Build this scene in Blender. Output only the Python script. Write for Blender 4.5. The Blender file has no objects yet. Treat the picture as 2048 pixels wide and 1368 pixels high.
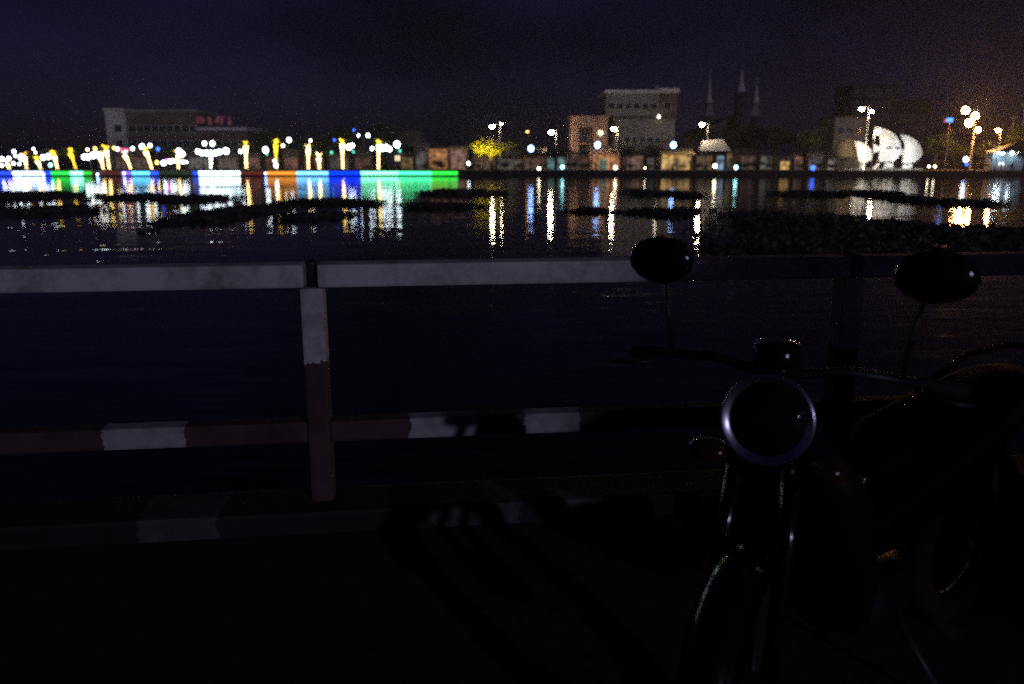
import bpy, bmesh, math, random
from mathutils import Vector, Matrix, Euler
R = math.radians
rnd = random.Random(7)
S = bpy.context.scene
C = S.collection

# ------------------------------------------------------------------ camera
PITCH = R(12.76); F = 1607.0; CAMZ = 1.5
cam = bpy.data.cameras.new('camera'); cam_o = bpy.data.objects.new('camera', cam); C.objects.link(cam_o)
cam_o.location = (0, 0, CAMZ); cam_o.rotation_euler = (math.pi/2 - PITCH, 0, 0)
cam.sensor_width = 36; cam.lens = F/2048*36; cam.clip_start = .05; cam.clip_end = 3000
cam.dof.use_dof = True; cam.dof.focus_distance = 3.9; cam.dof.aperture_fstop = 1.9
S.camera = cam_o
# ------------------------------------------------------------------ night sky and moonlight
MOON_EL = R(13.5); MOON_AZ = R(151)
w = bpy.data.worlds.new('World'); S.world = w; w.use_nodes = True
nt = w.node_tree; nt.nodes.clear()
sky = nt.nodes.new('ShaderNodeTexSky'); sky.sky_type = 'NISHITA'; sky.sun_disc = False
sky.sun_elevation = MOON_EL; sky.sun_rotation = MOON_AZ
tint = nt.nodes.new('ShaderNodeMix'); tint.data_type = 'RGBA'; tint.blend_type = 'MULTIPLY'; tint.inputs[0].default_value = 1
tint.inputs[7].default_value = (.60, .34, 1.4, 1)
tc = nt.nodes.new('ShaderNodeTexCoord')
mp = nt.nodes.new('ShaderNodeMapping'); mp.inputs['Scale'].default_value = (1, 1, 2.2); mp.inputs['Location'].default_value = (4.1, 1, .7)
nz = nt.nodes.new('ShaderNodeTexNoise'); nz.inputs['Scale'].default_value = 2.6; nz.inputs['Detail'].default_value = 5; nz.inputs['Roughness'].default_value = .55
cr = nt.nodes.new('ShaderNodeMapRange'); cr.inputs[1].default_value = .32; cr.inputs[2].default_value = .68; cr.inputs[3].default_value = .22; cr.inputs[4].default_value = 1.25
mul = nt.nodes.new('ShaderNodeMath'); mul.operation = 'MULTIPLY'; mul.inputs[1].default_value = .0026
bg = nt.nodes.new('ShaderNodeBackground'); ow = nt.nodes.new('ShaderNodeOutputWorld')
L = nt.links.new
L(sky.outputs[0], tint.inputs[6]); L(tint.outputs[2], bg.inputs['Color'])
L(tc.outputs['Generated'], mp.inputs[0]); L(mp.outputs[0], nz.inputs['Vector']); L(nz.outputs['Fac'], cr.inputs[0]); L(cr.outputs[0], mul.inputs[0])
L(mul.outputs[0], bg.inputs['Strength']); L(bg.outputs[0], ow.inputs[0])
sun = bpy.data.lights.new('moon', 'SUN'); sun.energy = .33; sun.angle = R(1.2); sun.color = (.66, .63, 1)
sun_o = bpy.data.objects.new('moon', sun); C.objects.link(sun_o)
sd = Vector((math.sin(MOON_AZ)*math.cos(MOON_EL), math.cos(MOON_AZ)*math.cos(MOON_EL), math.sin(MOON_EL)))
sun_o.rotation_euler = sd.to_track_quat('Z', 'Y').to_euler(); sun_o.location = sd*80
S.view_settings.view_transform = 'Standard'; S.view_settings.look = 'None'; S.view_settings.exposure = 0; S.view_settings.gamma = 1
S.render.engine = 'CYCLES'
S.cycles.use_denoising = False
S.cycles.max_bounces = 3; S.cycles.diffuse_bounces = 1; S.cycles.glossy_bounces = 2; S.cycles.transmission_bounces = 1
S.cycles.volume_bounces = 0; S.cycles.caustics_reflective = False; S.cycles.caustics_refractive = False
S.cycles.sample_clamp_indirect = 3; S.cycles.sample_clamp_direct = 60; S.cycles.use_light_tree = True

# ------------------------------------------------------------------ helpers
cp, sp_ = math.cos(PITCH), math.sin(PITCH)
WATER = -1.5; G = -.45; SHORE = 156.0
def W(x, y, Y):
    """world point on the plane Y that the photograph shows at pixel x, y"""
    u = (x-1024)/F; v = (y-684)/F
    fwd = cp - v*sp_; up = -(sp_ + v*cp)
    t = Y/fwd
    return Vector((u*t, Y, CAMZ + up*t))
def XX(x, Y, y=330): return W(x, y, Y).x
def ZZ(y, Y): return W(1024, y, Y).z

class MB:
    def __init__(s): s.v = []; s.f = []; s.m = []; s.sm = []
    def add(s, vs, fs, mi=0, smooth=False):
        b = len(s.v); s.v += [tuple(p) for p in vs]
        for f in fs: s.f.append([i+b for i in f]); s.m.append(mi); s.sm.append(smooth)
        return s
    def box(s, c, d, rz=0, mi=0, mat=None):
        hx, hy, hz = d[0]/2, d[1]/2, d[2]/2
        vs = [Vector((i*hx, j*hy, k*hz)) for k in (-1, 1) for j in (-1, 1) for i in (-1, 1)]
        if mat is not None: vs = [mat @ q for q in vs]
        elif rz:
            m = Matrix.Rotation(rz, 3, 'Z'); vs = [m @ q for q in vs]
        vs = [q + Vector(c) for q in vs]
        return s.add(vs, [(0,2,3,1), (4,5,7,6), (0,1,5,4), (2,6,7,3), (0,4,6,2), (1,3,7,5)], mi)
    def bbox(s, x0, x1, y0, y1, z0, z1, mi=0):
        return s.box(((x0+x1)/2, (y0+y1)/2, (z0+z1)/2), (x1-x0, y1-y0, z1-z0), 0, mi)
    def tube(s, pts, r, n=8, mi=0, cap=True, smooth=True):
        pts = [Vector(p) for p in pts]; k = len(pts)
        rs = r if isinstance(r, (list, tuple)) else [r]*k
        vs = []; ref = None
        for i, p in enumerate(pts):
            t = (pts[min(i+1, k-1)] - pts[max(i-1, 0)]).normalized()
            if ref is None: ref = t.orthogonal().normalized()
            a = (ref - t*ref.dot(t))
            a = a.normalized() if a.length > 1e-5 else t.orthogonal().normalized()
            ref = a; b = t.cross(a)
            for j in range(n):
                an = 2*math.pi*j/n; vs.append(p + (a*math.cos(an) + b*math.sin(an))*rs[i])
        fs = [(i*n+j, i*n+(j+1) % n, (i+1)*n+(j+1) % n, (i+1)*n+j) for i in range(k-1) for j in range(n)]
        s.add(vs, fs, mi, smooth)
        if cap:
            b = len(s.v)-k*n
            s.f.append([b+j for j in range(n)][::-1]); s.m.append(mi); s.sm.append(False)
            s.f.append([b+(k-1)*n+j for j in range(n)]); s.m.append(mi); s.sm.append(False)
        return s
    def lathe(s, prof, c=(0,0,0), n=12, mi=0, mat=None, smooth=True):
        vs = []
        for r, z in prof:
            for j in range(n):
                a = 2*math.pi*j/n; q = Vector((r*math.cos(a), r*math.sin(a), z))
                if mat is not None: q = mat @ q
                vs.append(q + Vector(c))
        k = len(prof)
        fs = [(i*n+j, i*n+(j+1) % n, (i+1)*n+(j+1) % n, (i+1)*n+j) for i in range(k-1) for j in range(n)]
        fs += [tuple(range(n))[::-1], tuple((k-1)*n+j for j in range(n))]
        return s.add(vs, fs, mi, smooth)
    def ball(s, c, r, n=12, mi=0, sc=(1,1,1), mat=None):
        k = 8
        prof = [(max(math.sin(math.pi*i/k), .02)*r, -math.cos(math.pi*i/k)*r) for i in range(k+1)]
        m = Matrix.Diagonal(sc); m = mat @ m if mat is not None else m
        return s.lathe(prof, c, n, mi, m)
    def mesh(s, name, mats):
        me = bpy.data.meshes.new(name); me.from_pydata(s.v, [], s.f)
        for m in (mats if isinstance(mats, (list, tuple)) else [mats]): me.materials.append(m)
        me.polygons.foreach_set('material_index', s.m); me.polygons.foreach_set('use_smooth', s.sm)
        me.update(); return me
    def build(s, name, mats, parent=None, loc=None):
        return link(name, s.mesh(name, mats), parent, loc)
def link(name, data, parent=None, loc=None, rz=0, sc=None):
    o = bpy.data.objects.new(name, data); C.objects.link(o)
    if parent is not None: o.parent = parent
    if loc is not None: o.location = loc
    if rz: o.rotation_euler = (0, 0, rz)
    if sc is not None: o.scale = sc
    return o
def tag(o, label, cat, group=None):
    o['label'] = label; o['category'] = cat
    if group: o['group'] = group
    return o
def thing(name, label, cat, loc=(0,0,0), rz=0, group=None):
    return tag(link(name, None, None, loc, rz), label, cat, group)
def struct(o): o['kind'] = 'structure'; return o
def copy_tree(o, parent=None):
    c = o.copy(); C.objects.link(c); c.parent = parent
    for ch in list(o.children): copy_tree(ch, c)
    return c
ORD = 'first second third fourth fifth sixth seventh eighth ninth tenth eleventh twelfth thirteenth fourteenth fifteenth sixteenth seventeenth eighteenth nineteenth twentieth'.split()

def mat(name, col, rough=.7, metal=0, var=.25, scale=3, bump=0, spec=.5, col2=None):
    m = bpy.data.materials.new(name); m.use_nodes = True; t = m.node_tree; b = t.nodes['Principled BSDF']
    b.inputs['Roughness'].default_value = rough; b.inputs['Metallic'].default_value = metal
    b.inputs['Specular IOR Level'].default_value = spec
    if var:
        g = t.nodes.new('ShaderNodeTexCoord'); n = t.nodes.new('ShaderNodeTexNoise'); n.inputs['Scale'].default_value = scale; n.inputs['Detail'].default_value = 6
        t.links.new(g.outputs['Object'], n.inputs['Vector'])
        x = t.nodes.new('ShaderNodeMix'); x.data_type = 'RGBA'
        c2 = col2 or tuple(c*(1-var*1.6) for c in col)
        c1 = tuple(min(1, c*(1+var)) for c in col)
        rr = t.nodes.new('ShaderNodeMapRange'); rr.inputs[1].default_value = .35; rr.inputs[2].default_value = .65
        t.links.new(n.outputs['Fac'], rr.inputs[0]); t.links.new(rr.outputs[0], x.inputs[0])
        x.inputs[6].default_value = (*c2, 1); x.inputs[7].default_value = (*c1, 1)
        t.links.new(x.outputs[2], b.inputs['Base Color'])
        if bump:
            bp = t.nodes.new('ShaderNodeBump'); bp.inputs['Strength'].default_value = bump; bp.inputs['Distance'].default_value = .02
            n2 = t.nodes.new('ShaderNodeTexNoise'); n2.inputs['Scale'].default_value = scale*9; n2.inputs['Detail'].default_value = 4
            t.links.new(g.outputs['Object'], n2.inputs['Vector']); t.links.new(n2.outputs['Fac'], bp.inputs['Height']); t.links.new(bp.outputs[0], b.inputs['Normal'])
    else: b.inputs['Base Color'].default_value = (*col, 1)
    return m
def glow(name, col, strength):
    m = bpy.data.materials.new(name); m.use_nodes = True; t = m.node_tree; b = t.nodes['Principled BSDF']
    b.inputs['Base Color'].default_value = (*[min(.8, c*.6) for c in col], 1)
    b.inputs['Emission Color'].default_value = (*col, 1); b.inputs['Emission Strength'].default_value = strength
    return m
M = {}
M['concrete'] = mat('weathered_concrete', (.30, .29, .27), .85, bump=.4)
M['paving'] = mat('dark_asphalt_paving', (.025, .025, .027), .85, scale=2, bump=.5)
M['far_ground'] = mat('far_bank_ground', (.06, .06, .055), .9, scale=.3)
M['wet_stone'] = mat('algae_dark_wet_stone', (.022, .02, .018), .8, scale=.8)
M['dark_metal'] = mat('dark_painted_metal', (.03, .03, .032), .5, var=.1)
M['grey_metal'] = mat('galvanised_steel', (.32, .31, .28), .5, .3, var=.15)
M['bark'] = mat('bark', (.09, .065, .045), .9, scale=6, bump=.5)
M['leaf'] = mat('tree_leaves', (.075, .10, .035), .6, var=.5, scale=.8)
M['leaf_dark'] = mat('dark_tree_leaves', (.022, .03, .014), .7, var=.4, scale=.8)
M['leaf_hyacinth'] = mat('water_hyacinth_leaves', (.060, .060, .052), .6, var=.5, scale=.6)
M['frond'] = mat('palm_frond', (.09, .12, .04), .6, var=.4)
M['glass'] = mat('dark_window_glass', (.015, .017, .02), .12, var=0)
M['white_paint'] = mat('white_paint', (.72, .71, .68), .6, var=.08, scale=1.2)
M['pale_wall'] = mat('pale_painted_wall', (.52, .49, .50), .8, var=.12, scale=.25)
M['grey_wall'] = mat('grey_rendered_wall', (.23, .22, .20), .85, var=.14, scale=.3)
M['dark_brown_wall'] = mat('dark_brown_render', (.045, .038, .036), .9, var=.2, scale=.3)  # plain very dark brown, keeps the distant walls dim
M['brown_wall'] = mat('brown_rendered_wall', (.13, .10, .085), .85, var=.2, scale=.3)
M['warm_wall'] = mat('salmon_painted_wall', (.34, .21, .15), .85, var=.2, scale=.4)
M['dark_roof'] = mat('dark_sheet_roof', (.05, .045, .042), .6, var=.2, scale=1)
M['frame_white'] = mat('window_frame_paint', (.40, .38, .36), .6, var=.05)
M['thatch'] = mat('dry_thatch', (.17, .13, .075), .95, var=.4, scale=5, bump=.6)
M['skin'] = mat('skin', (.32, .19, .13), .6, var=0)
M['hair'] = mat('black_hair', (.012, .01, .01), .5, var=0)
M['trouser'] = mat('dark_trousers', (.02, .022, .03), .8, var=0)

# ------------------------------------------------------------------ setting: water, banks
def water_material():
    m = bpy.data.materials.new('dark_canal_water'); m.use_nodes = True; t = m.node_tree; b = t.nodes['Principled BSDF']
    b.inputs['Base Color'].default_value = (.006, .008, .010, 1); b.inputs['Roughness'].default_value = .03; b.inputs['IOR'].default_value = 1.33
    g = t.nodes.new('ShaderNodeTexCoord')
    a = t.nodes.new('ShaderNodeMapping'); a.inputs['Scale'].default_value = (.34, .85, 1)
    n1 = t.nodes.new('ShaderNodeTexNoise'); n1.inputs['Scale'].default_value = 1.0; n1.inputs['Detail'].default_value = 4; n1.inputs['Roughness'].default_value = .5
    a2 = t.nodes.new('ShaderNodeMapping'); a2.inputs['Scale'].default_value = (.03, .05, 1)
    n2 = t.nodes.new('ShaderNodeTexNoise'); n2.inputs['Scale'].default_value = 1.0; n2.inputs['Detail'].default_value = 3
    rr = t.nodes.new('ShaderNodeMapRange'); rr.inputs[1].default_value = .35; rr.inputs[2].default_value = .65; rr.inputs[3].default_value = .35; rr.inputs[4].default_value = 1.0
    mu = t.nodes.new('ShaderNodeMath'); mu.operation = 'MULTIPLY'
    bp = t.nodes.new('ShaderNodeBump'); bp.inputs['Strength'].default_value = 1; bp.inputs['Distance'].default_value = .05
    l = t.links.new
    l(g.outputs['Object'], a.inputs[0]); l(a.outputs[0], n1.inputs['Vector']); l(g.outputs['Object'], a2.inputs[0]); l(a2.outputs[0], n2.inputs['Vector'])
    l(n2.outputs['Fac'], rr.inputs[0]); l(n1.outputs['Fac'], mu.inputs[0]); l(rr.outputs[0], mu.inputs[1]); l(mu.outputs[0], bp.inputs['Height']); l(bp.outputs[0], b.inputs['Normal'])
    return m
wat = MB(); wat.add([(-400, 3.0, WATER), (400, 3.0, WATER), (400, SHORE+2, WATER), (-400, SHORE+2, WATER)], [(0,1,2,3)])
struct(wat.build('water', water_material()))
bank = MB(); bank.add([(-400, SHORE+.6, G), (400, SHORE+.6, G), (400, 900, G), (-400, 900, G)], [(0,1,2,3)])
struct(bank.build('far_bank_ground', M['far_ground']))
RA = math.atan(.12)                                   # the railing runs slightly away to the right
def rail_y(x): return 3.29 + .12*x
pav = MB(); pav.add([(-60, -60, 0), (60, -60, 0), (60, rail_y(60)+.28, 0), (-60, rail_y(-60)+.28, 0)], [(0,1,2,3)])
struct(pav.build('near_pavement', M['paving']))
nb = MB(); e0, e1 = rail_y(-60)+.28, rail_y(60)+.28
nb.add([(-60, e0, -.004), (60, e1, -.004), (60, e1+1.1, -3), (-60, e0+1.1, -3)], [(0,3,2,1)])
tag(nb.build('embankment_wall', M['wet_stone']), 'dark sloping stone embankment below the near concrete railing', 'wall')

def segments_wall():
    xL = XX(915, SHORE); o = thing('quay_wall', 'dark low stone quay wall along the far bank with dark wet face', 'wall', (0, SHORE, 0))
    b = MB(); b.bbox(-400, 400, .05, .6, WATER-1.2, G-.12); b.build('wall_face', M['wet_stone'], o)  # face and coping share the dark wet stone
    c = MB(); c.bbox(xL+.3, 400, -.05, .75, G-.12, G+.03); c.bbox(-400, xL+.3, .0, .75, G-.12, G+.03); c.build('coping', M['wet_stone'], o)
segments_wall()

# ------------------------------------------------------------------ coloured light strips on the left promenade edge
STRIPS = [(-12,22,(.02,.06,1),2.2,'deep blue','the first round globe lamps'), (24,84,(.55,.75,1),5,'bluish white','the leaning orange palm'), (86,99,(.02,.05,1),2,'short deep blue','the twin frond palms'),
 (101,138,(.03,.85,.08),1.6,'grass green','the palm with a yellow crown'), (139,164,(.25,1,.75),4,'pale mint','the palm with a yellow crown'), (165,181,(.05,.8,.08),1.2,'short green','the palm beside the branching globe lamp'),
 (184,240,(.25,.07,.04),.35,'dim rust red','the branching globe lamp'), (242,262,(.25,.12,1),1.5,'short violet','the palm under the red sign'), (263,298,(.1,.55,1),3,'sky blue','the palm under the red sign'), (299,315,(.03,.1,1),1.6,'short royal blue','the forked white palm'),
 (318,383,(.06,.09,.05),.35,'dim grey green','the row of white bulbs'), (385,396,(.02,.08,1),1.6,'short dark blue','the many-globed lamp'), (397,478,(.65,.9,1),7,'brilliant white','the many-globed lamp'),
 (481,527,(.28,.06,.03),.4,'dim brick red','the slim yellow palm'), (533,591,(1,.33,.03),1.5,'orange','the palm with a torch-like crown'), (592,655,(.16,.55,1),3,'light blue','the tall white palm'),
 (656,720,(.0,.03,1),2.6,'long royal blue','the tall palm beside two globes'), (721,795,(.2,1,.55),3.4,'mint white','the palm with a cross arm'), (796,862,(.06,1,.38),2.8,'sea green','the end globe lamp'), (863,914,(.03,.95,.07),1.7,'pure green','the bare end of the promenade')]
for i, (x0, x1, col, st, cn, near) in enumerate(STRIPS):
    a, b = XX(x0, SHORE), XX(x1+1.6, SHORE); z0, z1 = ZZ(350.0, SHORE), ZZ(342.4, SHORE)
    o = thing('light_strip', f'{cn} light strip on the quay below {near}', 'light strip', ((a+b)/2, SHORE-.02, z0), 0, 'coloured light strips along the quay')
    h = z1-z0; wdt = b-a; k = .10
    m = MB(); m.bbox(-wdt/2, wdt/2, -.12, .0, 0, h); m.build('backing_channel', M['dark_metal'], o)
    m = MB(); ys = [(-.12-.16*math.sin(math.pi*q/6), h*(.5-.46*math.cos(math.pi*q/6))) for q in range(7)]
    ys = [(-.125-.16*math.sin(math.pi*q/6), h*(.5-.46*math.cos(math.pi*q/6))) for q in range(7)]
    vs = [(sx*(wdt/2-.02), y, z) for sx in (-1, 1) for y, z in ys]
    m.add(vs, [(q, q+7, q+8, q+1) for q in range(6)] + [tuple(range(7)), tuple(range(13, 6, -1))]); m.build('diffuser', glow('strip_glow', col, st), o)

# ------------------------------------------------------------------ rope-light palms
def frond_mesh(variant):
    m = MB(); Lf = 2.9; pts = []
    for i in range(9):
        t = i/8; pts.append(Vector((Lf*t*(.75+.25*(1-t)), 0, Lf*(.62*t - .95*t*t*(1+.25*variant)))))
    m.tube(pts, [.035*(1-.8*i/8) for i in range(9)], 4)
    for i in range(1, 9):
        for sgn in (-1, 1):
            for hf in (0, .5):
                t = min(8, i+hf-.5); k = int(t); q = pts[k].lerp(pts[min(8, k+1)], t-k); ll = .62*math.sin(math.pi*(.18+.72*t/8))
                tip = q + Vector((ll*.55, sgn*ll*.8, -ll*.42)); d = Vector((.045, 0, .0))
                m.add([q-d, q+d, tip], [(0,1,2)])
    return m.mesh('frond', M['frond']), pts
FR = [frond_mesh(v) for v in (0, .6, 1.2)]
ROPE = {'white': glow('white_rope_light', (1, .70, .26), 11), 'yellow': glow('yellow_rope_light', (1, .62, .03), 5), 'orange': glow('orange_rope_light', (1, .42, .04), 4), 'cool': glow('cool_rope_light', (.8, .9, 1), 9)}
PALMS = [ # x foot, y top of light, x top, trunk rope, crown rope, y foot, phrase
 (19,322,14,'white','cool',350,'short palm'), (54,308,48,'white','orange',346,'palm with one orange frond'), (82,316,74,'white','yellow',346,'slim palm'), (115,306,108,'white','yellow',347,'tall palm with yellow side frond'),
 (152,300,140,'yellow','yellow',345,'palm with a broad yellow crown'), (207,308,200,'white','yellow',346,'leaning white palm'), (219,293,211,'white','yellow',343,'tall palm with yellow tips'), (262,304,249,'white','cool',344,'palm leaning under the red sign'),
 (304,296,291,'white','yellow',349,'forked white palm'), (357,303,356,'white','yellow',344,'bushy white palm'), (493,284,491,'white','yellow',337,'slim palm, yellow tipped'), (553,281,551,'yellow','yellow',346,'palm with torch-like crown'),
 (617,290,616,'white','white',349,'tall thick white palm'), (639,309,637,'white','white',345,'short white palm'), (686,279,684,'white','yellow',347,'tall palm with orange-rimmed light'), (757,281,757,'white','yellow',340,'palm behind a cross arm lamp')]
for i, (xf, yt, xt, rope, crope, yf, phr) in enumerate(PALMS):
    Y = SHORE + 3.2 + (i*37 % 5)*.9
    base = W(xf, 340, Y); top = W(xt, yt, Y); H = top.z - G - .55; dx = top.x - base.x
    n_from = len(PALMS)-i
    o = thing('palm_tree', f'{phr}, {ORD[n_from-1]} rope-lit palm from the green promenade end', 'palm tree', (base.x, Y, G), 0, 'rope-lit palms on the promenade')
    pts = [Vector((dx*(t/6)**1.5, 0, H*.93*t/6)) for t in range(7)]
    m = MB(); m.tube(pts, [.2, .17, .16, .155, .155, .17, .2], 8); m.build('trunk', M['bark'], o)
    m = MB(); turns = int(H*3.6); hp = []; z0 = max(.25, (ZZ(yf, Y)-G)) if yf < 340 else .2
    for k in range(turns*8+1):
        t = k/(turns*8); z = z0 + (H*.95-z0)*t; u = z/(H*.93); r = .19 + .26*max(0, u-.6)/.4
        hp.append(Vector((dx*min(u, 1.05)**1.5 + r*math.cos(t*turns*6.283), r*math.sin(t*turns*6.283), z)))
    m.tube(hp, .055, 4, cap=False); m.build('rope_light', ROPE[rope], o)
    nf = 11
    for k in range(nf):
        a = 6.283*k/nf + i*1.3; me, fp = FR[(k+i) % 3]
        f = link('frond', me, o, (dx, 0, H*.93), a, (1, 1, 1)); f.scale = [.75+.25*((k*7+i*3) % 5)/4]*3
        f.rotation_euler = (0, -.25-.5*((k*5+i) % 4)/4, a)
        if (k*3+i) % 11 < (6 if i in (4, 6, 11, 8, 14) else 4): f.rotation_euler = (0, -.75-.45*((k*5+i) % 4)/4, a)
        if (k*3+i) % 11 < (6 if i in (4, 6, 11, 8, 14) else 4):
            m = MB(); m.tube([p + Vector((0, 0, .06)) for p in fp[:5]], [.16, .17, .15, .12, .08], 6); m.build('frond_light', ROPE[crope], f)

# ------------------------------------------------------------------ lamps
def globe_mat(name, col, st): return glow(name, col, st)
GL = {'cool': glow('cool_white_globe', (.78, .92, 1), 10), 'warm': glow('warm_white_globe', (1, .84, .6), 10), 'blue': glow('blue_white_globe', (.22, .42, 1), 16), 'deepblue': glow('deep_blue_lamp', (.03, .12, 1), 5),
      'cyan': glow('cyan_lamp', (.35, .9, .95), 8), 'teal': glow('teal_lamp', (.05, .6, .4), 3), 'yellow': glow('yellow_lamp', (1, .68, .12), 9), 'orange': glow('orange_lamp', (1, .45, .12), 8),
      'street': glow('street_lamp_lens', (1, .78, .52), 240), 'sodium': glow('sodium_lamp_lens', (1, .46, .15), 560), 'small': glow('small_bulb', (1, .85, .6), 14), 'magenta': glow('magenta_lamp', (.9, .1, .8), 5), 'red': glow('red_lamp', (1, .05, .15), 3)}
def globe_lamp(label, x, Y, globes, post_top=None, group='globe lamps on the far bank', name='globe_lamp'):
    """globes: list of (x px, y px, radius m, colour)"""
    p = W(x, 335, Y); o = thing(name, label, 'lamp', (p.x, Y, G), 0, group)
    zs = [W(gx, gy, Y).z for gx, gy, r, c in globes]
    top = (max(zs) if post_top is None else ZZ(post_top, Y)) - G
    m = MB(); m.lathe([(.16, 0), (.16, .12), (.07, .3), (.05, max(top-.3, .4)), (.06, max(top-.1, .5))]); m.build('post', M['dark_metal'], o)
    for gx, gy, r, c in globes:
        r *= .84
        q = W(gx, gy, Y) - Vector((p.x, Y, G))
        if abs(q.x) > .15:
            a = MB(); a.tube([(0, 0, min(q.z-r, top)-.15), (q.x*.5, 0, q.z-r-.25), (q.x*.9, 0, q.z-r-.15), (q.x, 0, q.z-r*.8)], .03, 5); a.build('arm', M['dark_metal'], o)
        g = MB(); g.ball((q.x, 0, q.z), r, 12, sc=(1, 1, 1.12)); go = g.build('globe', GL[c], o)
        k = MB(); k.lathe([(.09, -.1), (.11, 0), (.07, .05)], (q.x, 0, q.z-r*1.08), 8); k.build('collar', M['dark_metal'], go)
Yg = SHORE + 1.7
globe_lamp('cluster lamp of small white globes at the blue start of the promenade', 18, Yg, [(4,318,.42,'cool'), (18,317,.36,'cool'), (3,331,.36,'cool'), (27,327,.3,'cool'), (39,328,.26,'cool'), (28,303,.36,'cool'), (31,312,.26,'cool')])
globe_lamp('single large white globe lamp beside the palm with one orange frond', 43, Yg, [(43,315,.62,'cool')])
globe_lamp('small white globe lamp with a bluish tall finial light by the slim palm', 86, Yg, [(86,315,.5,'cool'), (67,298,.24,'cool'), (71,305,.2,'cool')])
globe_lamp('white globe lamp with a cyan lantern hung below it', 98, Yg, [(97,313,.52,'cool'), (101,330,.36,'cyan')])
globe_lamp('branching lamp with a dense row of white globes above the dim rust strip', 182, Yg, [(169,314,.55,'cool'), (177,314,.55,'cool'), (186,311,.6,'cool'), (194,309,.55,'cool'), (201,311,.5,'cool'), (175,299,.26,'warm'), (190,297,.34,'orange')])
globe_lamp('lamp with one white and one yellow globe between two leaning palms', 233, Yg, [(235,298,.34,'cool'), (228,296,.3,'yellow')])
globe_lamp('lamp with a white globe just past the red sign', 266, Yg, [(265,297,.36,'cool')])
globe_lamp('tall lamp with two white globes above the forked palm', 296, Yg, [(284,293,.5,'cool'), (300,291,.38,'cool')])
globe_lamp('slim lamp with a small deep blue globe beside the forked palm', 316, Yg, [(316,298,.36,'deepblue')])
globe_lamp('low lamp bar of white bulbs with a magenta end bulb', 334, Yg, [(327,326,.5,'cool'), (333,322,.4,'magenta'), (340,323,.45,'cool'), (347,322,.42,'cool'), (314,325,.34,'yellow'), (366,324,.36,'cool'), (373,324,.25,'cool')])
globe_lamp('white globe lamp shining through the bushy palm', 361, Yg, [(358,303,.6,'cool'), (364,308,.6,'cool')])
globe_lamp('many-globed lamp spreading two arms with two raised globes', 424, Yg, [(396,303,.5,'cool'), (404,306,.5,'cool'), (413,306,.55,'cool'), (422,307,.6,'cool'), (431,306,.55,'cool'), (439,304,.5,'cool'), (409,287,.42,'cool'), (425,287,.5,'cool'), (422,318,.34,'warm'), (422,326,.3,'warm'), (422,334,.26,'warm')])
globe_lamp('white globe lamp right beside the many-globed lamp', 453, Yg, [(452,302,.62,'cool')])
globe_lamp('small globe lamp touching the slim yellow palm', 482, Yg, [(481,303,.36,'cool')])
globe_lamp('round white globe lamp above the dim brick red strip', 531, Yg, [(531,300,.6,'cool'), (534,309,.2,'teal')])
globe_lamp('high lamp with one big and one small globe beside the torch-crowned palm', 577, Yg+6, [(578,280,.5,'cool'), (566,291,.34,'warm')])
globe_lamp('low white lamp at the foot of the torch-crowned palm', 551, Yg, [(549,322,.3,'cool'), (552,331,.42,'cool')])
globe_lamp('small high globe lamp above the tall thick palm', 621, Yg+6, [(621,281,.28,'cool')])
globe_lamp('lamp with a pair of globes and teal glass below, above the royal blue strip', 703, Yg, [(698,294,.6,'cool'), (705,291,.42,'cool'), (707,304,.24,'teal')])
globe_lamp('teal lantern on a slim post left of the tall orange-rimmed palm', 663, Yg, [(663,305,.3,'teal')])
globe_lamp('small violet-blue high lamp behind the tall orange-rimmed palm', 669, Yg+8, [(669,280,.26,'deepblue'), (708,260,.22,'deepblue')])
globe_lamp('pair of high white street globes behind the royal blue strip', 727, Yg+10, [(717,271,.26,'cool'), (736,271,.4,'cool')])
globe_lamp('cross-arm lamp with a row of white globes over the mint white strip', 762, Yg, [(744,297,.36,'cool'), (764,296,.62,'cool'), (772,295,.6,'cool'), (779,298,.5,'cool')])
globe_lamp('last round white globe lamp with teal glass, over the sea green strip', 795, Yg, [(794,289,.66,'cool'), (800,302,.28,'teal')])
globe_lamp('blue-white globe lamp beside the yellow-lit tree', 1062, SHORE+2.2, [(1062,297,.62,'blue')], group='blue-white globe lamps')
globe_lamp('blue-white globe lamp in front of the salmon house', 1195, SHORE+2.2, [(1195,290,.62,'blue')], group='blue-white globe lamps')
globe_lamp('blue-white globe lamp in front of the big grey building', 1347, SHORE+2.2, [(1347,290,.62,'blue')], group='blue-white globe lamps')
globe_lamp('low white globe lamp with blue base beneath the orange mast lights', 1932, SHORE+2.2, [(1932,319,.5,'cool'), (1933,329,.26,'deepblue')], group='blue-white globe lamps')
for x, y, c, lab in ((37,349,'blue','by the bluish white strip'), (87,349,'blue','between the twin palms'), (195,349,'blue','below the branching globe lamp'), (248,347,'cool','below the palm under the red sign'), (531,347,'blue','at the orange strip end')):
    p = W(x, y, SHORE-.5); o = thing('edge_light', f'tiny blue-white marker light on the quay edge {lab}', 'lamp', (p.x, SHORE-.5, p.z-.2), 0, 'marker lights on the quay edge')
    m = MB(); m.lathe([(.2, -.12), (.2, 0), (.12, .05)], n=8); m.box((0, .3, -.06), (.12, .55, .08)); m.build('bracket', M['dark_metal'], o)
    m = MB(); m.ball((0, 0, .22), .2, 8); m.build('bulb', GL[c], o)
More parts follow.
